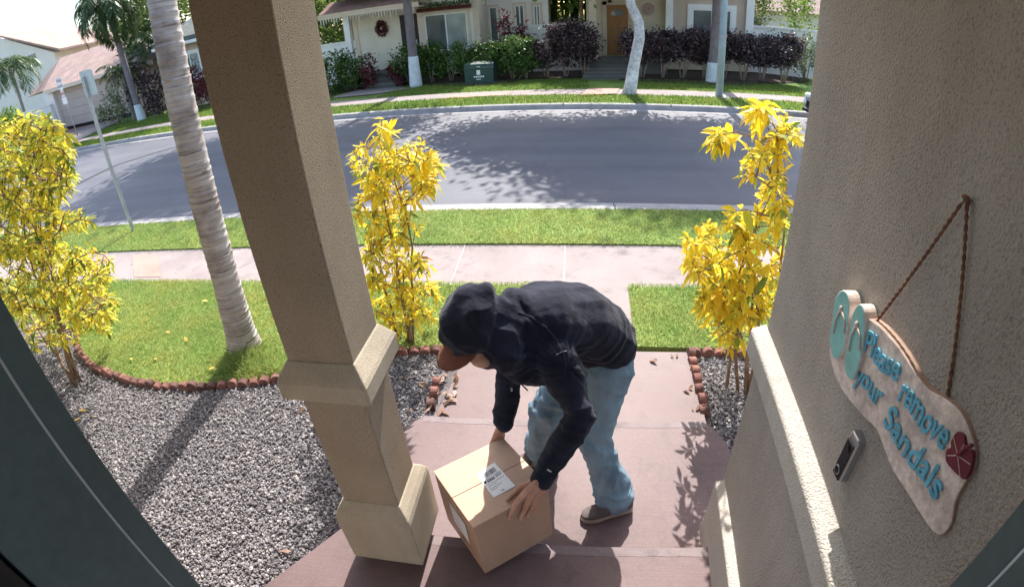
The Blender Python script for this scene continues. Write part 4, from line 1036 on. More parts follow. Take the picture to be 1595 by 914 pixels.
MB().box(-4.1, 19.895, .815, -3.98, 19.93, .835).build('sticker', M['white_trim'], tb)

# parked car peeping past the porch wall
def car():
    o = empty('parked_car', (8.2, 13.4, 0), 'pale blue grey parked car peeping out behind the porch wall', 'car')
    paint = pm('car_paint', (0.36, 0.45, 0.50), 0.25, 2, 0.04, spec=0.6)
    prof = [(6.05, .35), (6.02, .55), (6.1, .72), (6.35, .82), (7.2, .93), (7.85, 1.36), (8.3, 1.46), (9.2, 1.44), (9.8, 1.02), (10.4, .95), (10.5, .6), (10.45, .3), (6.3, .26)]
    rings = []
    for y, ins in ((12.56, .10), (12.62, .02), (13.4, 0), (14.18, .02), (14.24, .10)):
        cz = .75; rings.append([(x + (8.2 - x) * ins * .3, y, z + (cz - z) * ins) for x, z in prof])
    MB().loft(rings).build('body', paint, o, True)
    MB().prism([(7.32, 12.54, .98), (7.9, 12.58, 1.32), (9.15, 12.58, 1.34), (9.6, 12.54, 1.02)], (0, .05, 0)).build('side_window', M['glass'], o)
    MB().prism([(7.24, 12.72, .965), (7.84, 12.8, 1.37), (7.84, 14.0, 1.37), (7.24, 14.08, .965)], (-.02, 0, .02)).build('windscreen', M['glass'], o)
    for x in (6.85, 9.65):
        for y in (12.52, 14.06):
            wl = MB().tube([(x, y, .32), (x, y + .2, .32)], .32, 20).build('wheel', M['gasket'], o)
            MB().tube([(x, y - .01, .32), (x, y + .21, .32)], .2, 16).build('rim', M['steel'], wl)
    for y in (12.66, 13.94): MB().ellipsoid((6.09, y + .1, .70), (.06, 0, 0), (0, .17, 0), (0, 0, .075)).build('headlight', M['white_trim'], o, True)
    MB().box(6.0, 12.9, .42, 6.06, 13.9, .60).build('grille', M['dark'], o, bevel=.01)
    MB().box(5.985, 12.7, .28, 6.1, 14.1, .38).build('bumper', M['gasket'], o, bevel=.02)
car()
# the ringed palm on the front lawn
def ringed_palm():
    o = empty('ringed_palm', (PALM[0], PALM[1], .12), 'ringed grey white palm trunk standing on the front lawn by the brick edging', 'palm')
    axis = [(-3.19, 3.27, .05), (-3.17, 3.27, .3), (-3.09, 3.26, .96), (-3.02, 3.25, 1.9), (-2.95, 3.25, 3.2), (-2.88, 3.3, 5.4)]
    ax = np.array(axis)
    zs = [.05]; k = 0
    while zs[-1] < 5.3: zs.append(zs[-1] + random.uniform(.045, .085) * (1.25 if zs[-1] > 1.2 else .9))
    n = 40; V = []; zz = []
    for i, z in enumerate(zs[:-1]):
        h = zs[i + 1] - z
        for f, dr in ((0.0, .0045), (.10, -.001), (.5, -.0005), (.93, .0045)): zz.append((z + f * h, dr, i))
    for z, dr, i in zz:
        cx, cy = np.interp(z, ax[:, 2], ax[:, 0]), np.interp(z, ax[:, 2], ax[:, 1])
        rb = np.interp(z, [.05, .14, .35, .9, 2.5, 5.4], [.205, .172, .142, .122, .112, .092])
        for q in range(n):
            a = 2 * math.pi * q / n
            wv = .006 * noise.noise((math.cos(a) * 1.5, math.sin(a) * 1.5, i * 3.1)) * 2
            r = rb + dr * (1 + noise.noise((math.cos(a) * 2, math.sin(a) * 2, i * 1.7))) + .003 * noise.noise((math.cos(a) * 4, math.sin(a) * 4, z * 9))
            V.append((cx + r * math.cos(a), cy + r * math.sin(a), z + wv))
    m = len(zz)
    F = [(i * n + q, i * n + (q + 1) % n, (i + 1) * n + (q + 1) % n, (i + 1) * n + q) for i in range(m - 1) for q in range(n)]
    mt, nt, b = newmat('ringed_bark'); pz = pos(nt, (1.6, 1.6, 34)); p2 = pos(nt)
    n1 = tex_noise(nt, 1.0, 5, .7, pz); n2 = tex_noise(nt, 3.2, 5, .65, p2); n3 = tex_noise(nt, 60, 4, .7, pos(nt, (.5, .5, 2.2)))
    r1 = ramp(nt, [(.30, (.11, .085, .08)), (.46, (.40, .36, .35)), (.72, (.60, .57, .56))]); nt.links.new(n1.outputs[0], r1.inputs[0])
    r2 = ramp(nt, [(.32, (.55, .50, .47)), (.55, (1.0, 1.0, 1.0)), (.8, (1.1, 1.1, 1.12))]); nt.links.new(n2.outputs[0], r2.inputs[0])
    c = mixc(nt, 1, r1.outputs[0], r2.outputs[0], 'MULTIPLY')
    lich = maprange(nt, n2.outputs[0], .60, .70, 0, .0); 
    nt.links.new(c, b.inputs['Base Color']); b.inputs['Roughness'].default_value = .9; b.inputs['Specular IOR Level'].default_value = .2
    bump(nt, b, n3.outputs[0], .7, .006)
    mesh('trunk', V, F, mt, o, True)
    V, F = [], []; RV = MB()
    for i in range(14): frond_geo((-2.88, 3.3, 5.5), i * 2.4, .1 + .08 * i, 2.4, 1.7, 26, .6, V, F, RV)
    fast_mesh('crown', np.array([tuple(v) for v in V]), np.array(F), M['palm_leaf'], o); RV.build('frond_stems', M['hedge_leaf'], o, True)
ringed_palm()

# ------------------------------------------------------------------ yellow leaved shrubs by the house
def croton(name, base, tips, label, leafm, n_leaf=13, L=0.105, twig=.006, nstem=6):
    """branches run from the base to tips; every tip carries a whorl of pointed leaves"""
    o = empty(name, base, label, 'shrub')
    br = MB(); V, F = [], []
    B = Vector(base)
    P = []
    for tx, ty, tz, w_ in tips: P.append((Vector((tx, ty, tz)), w_))
    cen = sum((q for q, _ in P), Vector()) / len(P); nodes = []
    for q in range(nstem):
        tgt = random.choice(P)[0].lerp(cen, random.uniform(.0, .35)); s0 = B + Vector((random.uniform(-.10, .10), random.uniform(-.07, .07), 0)); prev = None
        bend = Vector((random.uniform(-.1, .1), random.uniform(-.1, .1), .10 * (tgt - s0).length)); pts = []
        for i in range(9):
            f = i / 8; pts.append(s0.lerp(tgt, f) + bend * (4 * f * (1 - f)) + Vector((random.gauss(0, .008), random.gauss(0, .008), 0)))
        br.tube(pts, [twig * 2.3 * (1 - .72 * i / 8) for i in range(9)], 6); nodes += pts[2:]
    def leafy(c, d, l, wd):
        s_ = d.cross(Vector((random.gauss(0, .4), random.gauss(0, .4), 1)))
        s_ = s_.normalized() if s_.length > 1e-3 else Vector((1, 0, 0))
        nn = s_.cross(d).normalized()
        if nn.z < 0: nn = -nn
        b = len(V)
        cur = random.uniform(.1, .6)
        for t, wq, cz in ((0, .06, 0), (.25, .7, .05), (.55, 1.0, .0), (.82, .55, -.12), (1, .02, -.3)):
            c_ = c + d * (l * t) - Vector((0, 0, 1)) * (cur * l * t * t)
            V.append(c_ - s_ * wd * wq + nn * wd * .35 * wq); V.append(c_); V.append(c_ + s_ * wd * wq + nn * wd * .35 * wq)
        for k in range(4):
            for j in range(2): F.append((b + k * 3 + j, b + k * 3 + j + 1, b + k * 3 + j + 4, b + k * 3 + j + 3))
    for tp, wsc in P:
        best = min(nodes, key=lambda q: (q - tp).length + .35 * max(0, q.z - tp.z + .05) * 3); s0 = best; ln = (tp - s0).length
        m2 = s0.lerp(tp, .6) + Vector((random.uniform(-.1, .1) * ln, random.uniform(-.1, .1) * ln, .14 * ln))
        br.tube([s0, s0.lerp(m2, .55), m2, tp], [twig * .75, twig * .65, twig * .5, twig * .35], 5)
        nodes.append(m2)
        up = (tp - m2).normalized()
        k = max(5, int(n_leaf * random.uniform(.75, 1.25)))
        for i in range(k):
            f = i / k; a = i * 2.39996 + random.uniform(-.3, .3)
            u = up.orthogonal().normalized(); v = up.cross(u)
            out = (u * math.cos(a) + v * math.sin(a))
            el = .15 + .9 * f
            d = (out * math.cos(el) + up * math.sin(el) + Vector((0, 0, .12))).normalized()
            l = L * wsc * random.choice((.55, .8, 1.0, 1.15)) * random.uniform(.85, 1.15) * (1 - .35 * f)
            leafy(tp - up * (1 - f) * .09 * wsc, d, l, l * random.uniform(.17, .23))
    fast_mesh('foliage', np.array([tuple(v) for v in V]), np.array(F), M[leafm], o)
    br.build('branches', M['twig'], o, True)
    return o
def tips_px(blobs, Y, dY, n):
    """branch tips scattered through the outline the shrub has, in a slab dY thick about Y"""
    out = []
    wsum = sum(b[2] * b[3] * b[4] for b in blobs)
    for bx, by, rx, ry, den in blobs:
        k = max(1, int(round(n * rx * ry * den / wsum)))
        for _ in range(k):
            while True:
                u, v = random.uniform(-1, 1), random.uniform(-1, 1)
                if u * u + v * v < 1: break
            p = aty(bx + u * rx * 1.08, by + v * ry * 1.08, Y + random.uniform(-dY, dY)); out.append((p.x, p.y, max(p.z, .3), random.uniform(1.0, 1.2) if den > 1.45 else random.uniform(.6, 1.0)))
    return out
croton('croton_shrub', (1.22, 3.02, .1), tips_px([(1182, 176, 16, 12, 2.2), (1120, 226, 14, 18, 1.6), (1225, 215, 22, 30, 1.2), (1185, 260, 40, 40, 1.0), (1210, 320, 30, 40, .8), (1150, 350, 20, 22, 1.0), (1120, 395, 60, 45, 1.2), (1165, 440, 70, 60, 1.3), (1110, 480, 38, 30, 1.1), (1150, 510, 40, 35, .8)], 3.0, .34, 330), 'tall yellow leaved shrub in the gravel at the right porch wall corner', 'yellow_leaf', 9, .118)
croton('croton_shrub', (-1.62, 3.52, .1), tips_px([(598, 208, 12, 14, 2.0), (672, 262, 24, 16, 1.5), (640, 240, 30, 22, 1.2), (580, 255, 34, 34, 1.1), (625, 290, 50, 30, 1.2), (590, 330, 40, 40, 1.1), (640, 345, 18, 14, .6), (600, 385, 36, 36, .9), (620, 425, 50, 40, 1.1), (650, 470, 34, 34, .9), (610, 480, 40, 40, .7)], 3.55, .42, 370), 'yellow leaved shrub growing behind the porch column above the bricks', 'yellow_leaf', 8, .112)
croton('croton_shrub', (-4.95, 2.55, .1), tips_px([(40, 215, 62, 36, 1.3), (90, 245, 26, 24, 1.2), (45, 285, 70, 50, 1.2), (30, 350, 70, 60, 1.2), (110, 342, 34, 14, .9), (45, 430, 80, 60, 1.0), (135, 405, 40, 20, .8), (130, 440, 48, 26, .9), (145, 480, 40, 34, .9), (60, 500, 70, 50, .7), (165, 500, 16, 22, .8), (100, 540, 30, 24, .35)], 2.75, .6, 1150), 'large yellow and green leaved shrub at the left edge of the gravel bed', 'yellow_green_leaf', 9, .100, .008, nstem=7)

# ------------------------------------------------------------------ the person lifting the box
def remesh(name, mb, voxel, m, parent=None, smooth=4, disp=None, decimate=None):
    """fuse overlapping tubes into one continuous skin"""
    me = bpy.data.meshes.new('tmp'); me.from_pydata([tuple(v) for v in mb.v], [], mb.f); me.update()
    bm = bmesh.new(); bm.from_mesh(me); bmesh.ops.recalc_face_normals(bm, faces=bm.faces); bm.to_mesh(me); bm.free()
    o = bpy.data.objects.new('tmp', me); C.objects.link(o)
    r = o.modifiers.new('r', 'REMESH'); r.mode = 'VOXEL'; r.voxel_size = voxel; r.use_smooth_shade = True
    s = o.modifiers.new('s', 'SMOOTH'); s.factor = .5; s.iterations = smooth
    dg = bpy.context.evaluated_depsgraph_get()
    me2 = bpy.data.meshes.new_from_object(o.evaluated_get(dg))
    bpy.data.objects.remove(o); bpy.data.meshes.remove(me)
    if disp:
        nv = len(me2.vertices); co = np.empty(nv * 3, np.float32); me2.vertices.foreach_get('co', co); co = co.reshape(-1, 3)
        no = np.empty(nv * 3, np.float32); me2.vertices.foreach_get('normal', no); no = no.reshape(-1, 3)
        d = np.array([disp(Vector(c), Vector(n_)) for c, n_ in zip(co, no)], np.float32)
        me2.vertices.foreach_set('co', (co + no * d[:, None]).ravel()); me2.update()
    me2.materials.clear(); me2.materials.append(m)
    me2.polygons.foreach_set('use_smooth', np.ones(len(me2.polygons), bool))
    me2.name = name
    o = bpy.data.objects.new(name, me2); C.objects.link(o)
    if parent: o.parent = parent
    return o
def ell_tube(mb, secs, n=18):
    """secs: list of (center, axis_a (vector with length), axis_b) rings, closed with domed ends"""
    rings = []
    S = [(Vector(c), Vector(a), Vector(b)) for c, a, b in secs]
    def ringof(c, a, b): return [c + a * math.cos(2 * math.pi * k / n) + b * math.sin(2 * math.pi * k / n) for k in range(n)]
    t0 = (S[0][0] - S[1][0]).normalized(); t1 = (S[-1][0] - S[-2][0]).normalized()
    r0, r1 = min(S[0][1].length, S[0][2].length), min(S[-1][1].length, S[-1][2].length)
    for f, h in ((.15, .95), (.6, .7), (.88, .35)): rings.append(ringof(S[0][0] + t0 * r0 * h * .7, S[0][1] * f, S[0][2] * f))
    for s in S: rings.append(ringof(*s))
    for f, h in ((.88, .35), (.6, .7), (.15, .95)): rings.append(ringof(S[-1][0] + t1 * r1 * h * .7, S[-1][1] * f, S[-1][2] * f))
    return mb.loft(rings)

# box first: the hands close on it
BOXC, BOXA = Vector((-0.418, 1.508, 0.634)), (0.692, -0.008, -0.069)
BR = Matrix.Rotation(BOXA[0], 3, 'Z') @ Matrix.Rotation(BOXA[1], 3, 'Y') @ Matrix.Rotation(BOXA[2], 3, 'X')
BW, BD, BH = .398, .413, .377
def bx(x, y, z): return BOXC + BR @ Vector((x * BW / 2, y * BD / 2, z * BH / 2))
FN = BR @ Vector((0, -1, 0)); TN = BR @ Vector((0, 0, 1)); EN = BR @ Vector((1, 0, 0))
def onfront(px, py, off): return atplane(px, py, bx(0, -1, 0) + FN * off, FN)
def ontop(px, py, off): return atplane(px, py, bx(0, 0, 1) + TN * off, TN)

f3 = Vector((-.80, -.56, -.20)).normalized()
J = dict(pelvis=(.095, 2.13, 1.225), nhip=(.138, 2.02, 1.12), fhip=(.035, 2.25, 1.12), nknee=(.062, 1.86, .775), fknee=(-.200, 2.07, .775),
         nank=(.195, 1.82, .355), fank=(-.245, 2.13, .36), mid=(-.035, 2.05, 1.385), chest=(-.19, 1.94, 1.445), neck=(-.325, 1.845, 1.465),
         nsh=(-.135, 1.765, 1.395), fsh=(-.325, 2.05, 1.40), nelb=(-.015, 1.63, 1.165), felb=(-.372, 1.98, 1.09), nwr=(-.165, 1.478, .915), fwr=(-.405, 1.835, .875), head=(-.492, 1.735, 1.492))
J = {k: Vector(v) for k, v in J.items()}
latv = (J['fsh'] - J['nsh']).normalized()
mb = MB()
# trunk, neck, arms, legs
def upv(t): return t.normalized().cross(latv).normalized()
sp = [J['pelvis'], J['mid'], J['chest'], J['neck']]
secs = []
for i, (c, a, b_) in enumerate(zip(sp, (.155, .14, .16, .10), (.11, .10, .11, .07))):
    t = sp[min(i + 1, 3)] - sp[max(i - 1, 0)]; secs.append((c, latv * a, upv(t) * b_))
ell_tube(mb, secs)
HF = Vector((-.62, -.40, -.68)).normalized()              # where the face looks
HU = (Vector((-.35, -.2, .9)) - HF * Vector((-.35, -.2, .9)).dot(HF)).normalized(); HS = HF.cross(HU).normalized()
Hc = J['head']
mb.tube([J['chest'].lerp(J['neck'], .7), J['neck'], Hc.lerp(J['neck'], .35)], [.07, .06, .058], 14, round_ends=True)
mb.ellipsoid(Hc, HS * .076, HF * .098, HU * .115, 20, 14)
jaw = Hc - HU * .085 + HF * .035
mb.ellipsoid(jaw, HS * .052, HF * .058, HU * .055, 14, 10)
mb.ellipsoid(Hc + HF * .100 - HU * .018, HS * .013, HF * .020, HU * .022, 10, 8)        # nose
mb.ellipsoid(Hc + HF * .088 + HU * .022, HS * .048, HF * .012, HU * .008, 10, 8)        # brow
mb.ellipsoid(Hc + HF * .083 - HU * .062, HS * .024, HF * .012, HU * .008, 10, 8)        # mouth
ck = aty(748, 562, 1.645); mb.ellipsoid(ck, (.044, 0, -.012), (0, .032, 0), (.006, 0, .026), 14, 10); mb.tube([ck, Hc], [.03, .06], 12)
for s in (-1, 1): mb.ellipsoid(Hc + HS * (.077 * s) - HF * .008 - HU * .01, HS * .010, HF * .018, HU * .030, 8, 8)
for a, b_, c, r in (('nsh', 'nelb', 'nwr', (.050, .042, .034, .026)), ('fsh', 'felb', 'fwr', (.050, .042, .034, .026))):
    mb.tube([J[a], J[a].lerp(J[b_], .5), J[b_], J[b_].lerp(J[c], .4), J[c]], [r[0], r[0] * .95, r[1], r[1] * .95, r[3]], 14, round_ends=True)
for a, b_, c in (('nhip', 'nknee', 'nank'), ('fhip', 'fknee', 'fank')):
    mb.tube([J[a], J[a].lerp(J[b_], .5), J[b_], J[b_].lerp(J[c], .4), J[c], J[c] - Vector((0, 0, .04))], [.085, .074, .055, .054, .036, .034], 14, round_ends=True)
# near hand: thumb on the lid, four fingers over the front edge
def px_fingers():
    out = []
    W = J['nwr']
    out.append(([W.lerp(ontop(826, 752, .020), .55), ontop(812, 757, .020), ontop(800, 768, .012), ontop(790, 777, .010)], (.015, .0135, .011, .009)))
    for (k, p1, p2, tip), r in ((((822, 762), (805, 782), (798, 795), (793, 805)), .0108), (((830, 766), (820, 787), (815, 798), (811, 806)), .0112), (((838, 769), (829, 789), (825, 797), (821, 803)), .0105), (((844, 771), (837, 785), (834, 791), (831, 796)), .009)):
        K_ = onfront(*k, .030); out.append(([W.lerp(K_, .5), K_, onfront(*p1, .022), onfront(*p2, .013), onfront(*tip, .009)], (r * 1.5, r * 1.5, r * 1.35, r * 1.2, r * 1.02)))
    return out
HANDPTS = px_fingers()
hm = MB()
K0, K3 = HANDPTS[1][0][1], HANDPTS[4][0][1]
pl = (K3 - K0).normalized(); ax_ = (K0.lerp(K3, .5) - J['nwr']); pn_ = ax_.normalized().cross(pl)
ell_tube(mb, [(J['nwr'], pl * .028, pn_ * .022), (J['nwr'].lerp(K0.lerp(K3, .5), .5), pl * .037, pn_ * .018), (K0.lerp(K3, .5), pl * .040, pn_ * .014)], 14)
for pts, rr in HANDPTS: mb.tube(pts, list(rr), 10, round_ends=True)
# far hand, flat against the hidden back face of the box
BN = BR @ Vector((0, 1, 0))
def bk(x, z, off): return bx(x, 1, z) + BN * off
fw = J['fwr']
fc = bk(.72, .55, .028)
fl_ = (fc - fw).normalized(); fpl = fl_.cross(BN).normalized()
ell_tube(mb, [(fw, fpl * .028, BN * .022), (fw.lerp(fc, .5), fpl * .036, BN * .018), (fc, fpl * .040, BN * .014)], 14)
for i, (dx, ln) in enumerate(((-.030, .075), (-.010, .085), (.010, .078), (.030, .06))):
    q = fc + fpl * dx; mb.tube([fw.lerp(q, .6), q, q + fl_ * ln * .55 - BN * .010, q + fl_ * ln - BN * .016], [.012, .0115, .010, .008], 10, round_ends=True)
q = fc + fpl * .045 - fl_ * .03; mb.tube([fw.lerp(fc, .4) + fpl * .025, q, q + fpl * .03 + fl_ * .02 - BN * .01], [.014, .012, .009], 10, round_ends=True)
def skin_mat():
    m, nt, b = newmat('skin'); p = pos(nt); n1 = tex_noise(nt, 45, 4, .6, p)
    r = ramp(nt, [(.3, (.43, .21, .135)), (.7, (.56, .305, .21))]); nt.links.new(n1.outputs[0], r.inputs[0]); nt.links.new(r.outputs[0], b.inputs['Base Color'])
    b.inputs['Roughness'].default_value = .5; b.inputs['Subsurface Weight'].default_value = .08; b.inputs['Subsurface Radius'].default_value = (.01, .004, .002)
    n2 = tex_noise(nt, 160, 4, .6, p); bump(nt, b, n2.outputs[0], .25, .002)
    return m
M['skin'] = skin_mat()
person = remesh('person', mb, .0042, M['skin'], None, 5)
tag(person, 'person in black hooded sweatshirt, brown red cap and blue jeans bending to hold a carton', 'person')
# nails and eyes
M['nail'] = pm('nail', (.55, .36, .30), .35)
for pts, rr in HANDPTS:
    d = (pts[-1] - pts[-2]).normalized(); n_ = (TN if pts is HANDPTS[0][0] else FN); sd = d.cross(n_).normalized(); n_ = sd.cross(d)
    MB().ellipsoid(pts[-1] + n_ * rr[-1] * .80 + d * .002, sd * rr[-1] * .62, d * .0065, n_ * .0022, 8, 6).build('nail', M['nail'], person, True)
for s in (-1, 1): MB().ellipsoid(Hc + HF * .088 + HS * (.031 * s) + HU * .004, HS * .013, HF * .010, HU * .008, 10, 8).build('eye', M['white'], person, True)

# hooded sweatshirt
def cloth(name, col, lo, hi, scale, weave=420, spec=.1, fade=None, rough=.95, sheen=.0):
    m, nt, b = newmat(name); p = pos(nt); n1 = tex_noise(nt, scale, 6, .62, p)
    r = ramp(nt, [(.32, tuple(c * lo for c in col)), (.68, tuple(c * hi for c in col))]); nt.links.new(n1.outputs[0], r.inputs[0]); out = r.outputs[0]
    if fade:
        n4 = tex_noise(nt, 5, 4, .6, pos(nt, (1, 1, .35))); f = maprange(nt, n4.outputs[0], .45, .68, 0, .55); out = mixc(nt, f, out, fade)
    nt.links.new(out, b.inputs['Base Color']); b.inputs['Roughness'].default_value = rough; b.inputs['Specular IOR Level'].default_value = spec
    if sheen: b.inputs['Sheen Weight'].default_value = sheen; b.inputs['Sheen Roughness'].default_value = .5
    n2 = tex_noise(nt, weave, 3, .6, p); n3 = tex_noise(nt, 16, 5, .6, p)
    q = bump(nt, b, n3.outputs[0], .55, .018); bump(nt, b, n2.outputs[0], .25, .002, q)
    return m
M['hoodie'] = cloth('hoodie', (.0155, .017, .030), .7, 1.35, 7, sheen=.12)
M['jeans'] = cloth('jeans', (.155, .235, .305), .68, 1.28, 9, 520, fade=(.34, .43, .49))
M['cap'] = cloth('cap', (.19, .078, .055), .85, 1.15, 12, 500)
M['shoe'] = cloth('shoe', (.13, .11, .112), .8, 1.2, 15, 600)
M['sole'] = pm('sole', (.42, .34, .29), .8, 12, .15)

mb = MB()
hs = [(J['pelvis'] + Vector((.004, .0, -.03)), .205, .158), (J['pelvis'].lerp(J['mid'], .5), .208, .158), (J['mid'], .212, .160), (J['chest'], .215, .162), (J['chest'].lerp(J['neck'], .55), .180, .145), (J['neck'] + Vector((-.02, -.01, .0)), .115, .110)]
secs = []
for i, (c, a, b_) in enumerate(hs):
    t = hs[min(i + 1, len(hs) - 1)][0] - hs[max(i - 1, 0)][0]; u = upv(t)
    if u.z < 0: u = -u
    secs.append((c + u * .005, latv * a, u * b_))
ell_tube(mb, secs, 24)
def sleeve(sh, el, wr, r):
    mid1 = sh.lerp(el, .5); mid2 = el.lerp(wr, .55)
    mb.tube([sh + (sh - el).normalized() * .02, sh, mid1, el, mid2, el.lerp(wr, .95)], r, 18, round_ends=True)
sleeve(J['nsh'], J['nelb'], J['nwr'], [.085, .096, .086, .076, .068, .055])
sleeve(J['fsh'], J['felb'], J['fwr'], [.085, .096, .080, .070, .064, .055])
# hood: a soft shell standing off the head, open towards the face
hb_ = Hc - HF * .040 + HU * .018
for c, a, b_, u in ((hb_ + HF * .010, .136, .128, .158), (hb_ + HU * .060 - HF * .055, .118, .118, .105), (hb_ - HU * .07 - HF * .065, .122, .105, .110)):
    mb.ellipsoid(c, HS * a, HF * b_, HU * u, 22, 14)
for px_, py_, Y_, r_ in ((778, 530, 1.74, .105), (770, 495, 1.80, .10), (792, 552, 1.71, .082), (789, 500, 1.82, .105), (804, 482, 1.88, .10), (732, 482, 1.74, .10), (744, 474, 1.76, .085), (752, 464, 1.77, .056), (770, 505, 1.79, .105), (770, 535, 1.76, .11), (920, 498, 2.08, .115), (896, 484, 2.06, .118), (948, 520, 2.06, .10), (818, 545, 1.80, .115), (832, 565, 1.80, .105), (850, 560, 1.80, .11), (812, 572, 1.74, .075)):
    q_ = aty(px_, py_, Y_); mb.ellipsoid(q_, (r_, 0, 0), (0, r_, 0), (0, 0, r_), 16, 10)
mb.ellipsoid(J['neck'].lerp(Hc, .35) + Vector((.02, .01, .01)), latv * .125, f3 * .11, upv(f3) * .10, 20, 12)
mb.ellipsoid(J['neck'] + Vector((.03, .02, .055)), latv * .120, f3 * .10, Vector((0, 0, .07)), 18, 10)
def fold(c, n_):
    """cloth folds: ridges that run across the sleeves and fan from the shoulder"""
    dn = min((c - J['nelb']).length, (c - J['felb']).length)
    dw = min((c - J['nwr']).length, (c - J['fwr']).length)
    a = 0.0
    arm = None
    for s_, e_, w_ in (('nsh', 'nelb', 'nwr'), ('fsh', 'felb', 'fwr')):
        for A_, B_ in ((J[s_], J[e_]), (J[e_], J[w_])):
            ab = B_ - A_; t = max(0, min(1, (c - A_).dot(ab) / ab.length_squared)); q = A_ + ab * t; d = (c - q).length
            if d < .11 and (arm is None or d < arm[0]): arm = (d, (c - A_).dot(ab.normalized()), ab.normalized())
    if arm and (c - J['chest']).length > .2:
        t = arm[1]; pr = c - arm[2] * t
        k = 1 - abs(noise.noise(Vector((t * 17, pr.x * 5, pr.z * 5)))) * 2.4
        k2 = 1 - abs(noise.noise(Vector((t * 38 + 7, pr.y * 9, pr.z * 9)))) * 2.2
        amp = .0022 + .009 * math.exp(-(dn / .09) ** 2) + .004 * math.exp(-(dw / .10) ** 2)
        a += amp * (k * 1.1 - .45) + amp * .5 * (k2 - .4)
    q = Vector((c.dot(latv) * 9, c.dot(f3) * 3.2, c.z * 4)); r_ = 1 - abs(noise.noise(q + Vector((3, 1, 2)))) * 2
    a += .012 * (r_ - .5) + .0045 * noise.noise(c * 14)
    sx_ = (c - J['pelvis']).dot((J['mid'] - J['pelvis']).normalized())
    wv_ = math.exp(-((sx_ - .06) / .12) ** 2)
    if not (arm and arm[0] < .10) or wv_ > .4:
        r3 = 1 - abs(noise.noise(Vector((sx_ * 17, c.dot(latv) * 3.5 + 4, c.dot(f3) * 2)))) * 2.3
        a += (.0035 + .010 * wv_) * (r3 - .35)
    dsh = (c - J['nsh']).length
    if dsh < .28:
        dd = (c - J['nsh']); an = math.atan2(dd.z, dd.dot(f3)); r4 = 1 - abs(noise.noise(Vector((an * 3.2, dsh * 4, 9)))) * 2.3
        a += .010 * math.exp(-((dsh - .12) / .08) ** 2) * (r4 - .35)
    hd = (c - hb_).length
    if hd < .24:
        ql = Vector((c.dot(HS) * 7, c.dot(HF) * 13, c.dot(HU) * 10)); r2 = 1 - abs(noise.noise(ql)) * 2.2
        a += .013 * (r2 - .4)
    return a
hood = remesh('hoodie', mb, .0075, M['hoodie'], person, 12, fold)
# stitched seams laid on the cloth
from mathutils.bvhtree import BVHTree
bv = BVHTree.FromPolygons([v.co[:] for v in hood.data.vertices], [tuple(f.vertices) for f in hood.data.polygons])
def seam(name, pts, r, m):
    out = []
    for (x0, y0), (x1, y1) in zip(pts[:-1], pts[1:]):
        for i in range(8):
            h_ = bv.ray_cast(CAM, ray(x0 + (x1 - x0) * i / 8, y0 + (y1 - y0) * i / 8))
            if h_[0]: out.append(h_[0] + h_[1] * r * .3)
    if len(out) > 3: MB().tube(out, r, 6).build(name, m, hood, True)
M['seam'] = pm('seam', (.03, .03, .042), .9, 30, .2)
M['stitch'] = pm('stitch', (.20, .21, .25), .9, 30, .2)
seam('seam', [(806, 486), (828, 494), (850, 509), (866, 528), (878, 552), (884, 580)], .003, M['seam'])
seam('stitch', [(866, 553), (874, 548), (884, 546)], .0018, M['stitch'])
# cuffs, hem band, drawstrings
def band(name, a, b_, r, m, par, n=18):
    return MB().tube([a, a.lerp(b_, .15), a.lerp(b_, .5), a.lerp(b_, .85), b_], [r * .9, r * 1.03, r * 1.05, r * 1.02, r * .86], n).build(name, m, par, True)
band('cuff', J['nelb'].lerp(J['nwr'], .90), J['nelb'].lerp(J['nwr'], 1.14), .050, M['hoodie'], hood)
band('cuff', J['felb'].lerp(J['fwr'], .80), J['felb'].lerp(J['fwr'], 1.04), .050, M['hoodie'], hood)
cq = J['nelb'].lerp(J['nwr'], .92); cs_ = (CAM - cq).normalized()
MB().obox(cq + cs_ * .0575 + Vector((.012, 0, .008)), (J['nwr'] - J['nelb']).normalized(), cs_.cross((J['nwr'] - J['nelb']).normalized()), cs_, .004, .011, .0015).build('cuff_tag', M['ink_grey'], hood)
for (px0, py0, Y0), (px1, py1, Y1) in (((797, 585, 1.60), (797, 607, 1.60)), ((806, 592, 1.62), (822, 608, 1.62))):
    p0, p1 = aty(px0, py0, Y0), aty(px1, py1, Y1); st_ = MB().tube([p0, p0.lerp(p1, .5) + Vector((0, .004, -.004)), p1], .0032, 6).build('drawstring', M['hoodie'], hood, True)
    if px0 == 797: MB().tube([p1 + Vector((0, 0, .012)), p1 - Vector((0, 0, .006))], .0042, 8).build('aglet', M['steel'], st_)

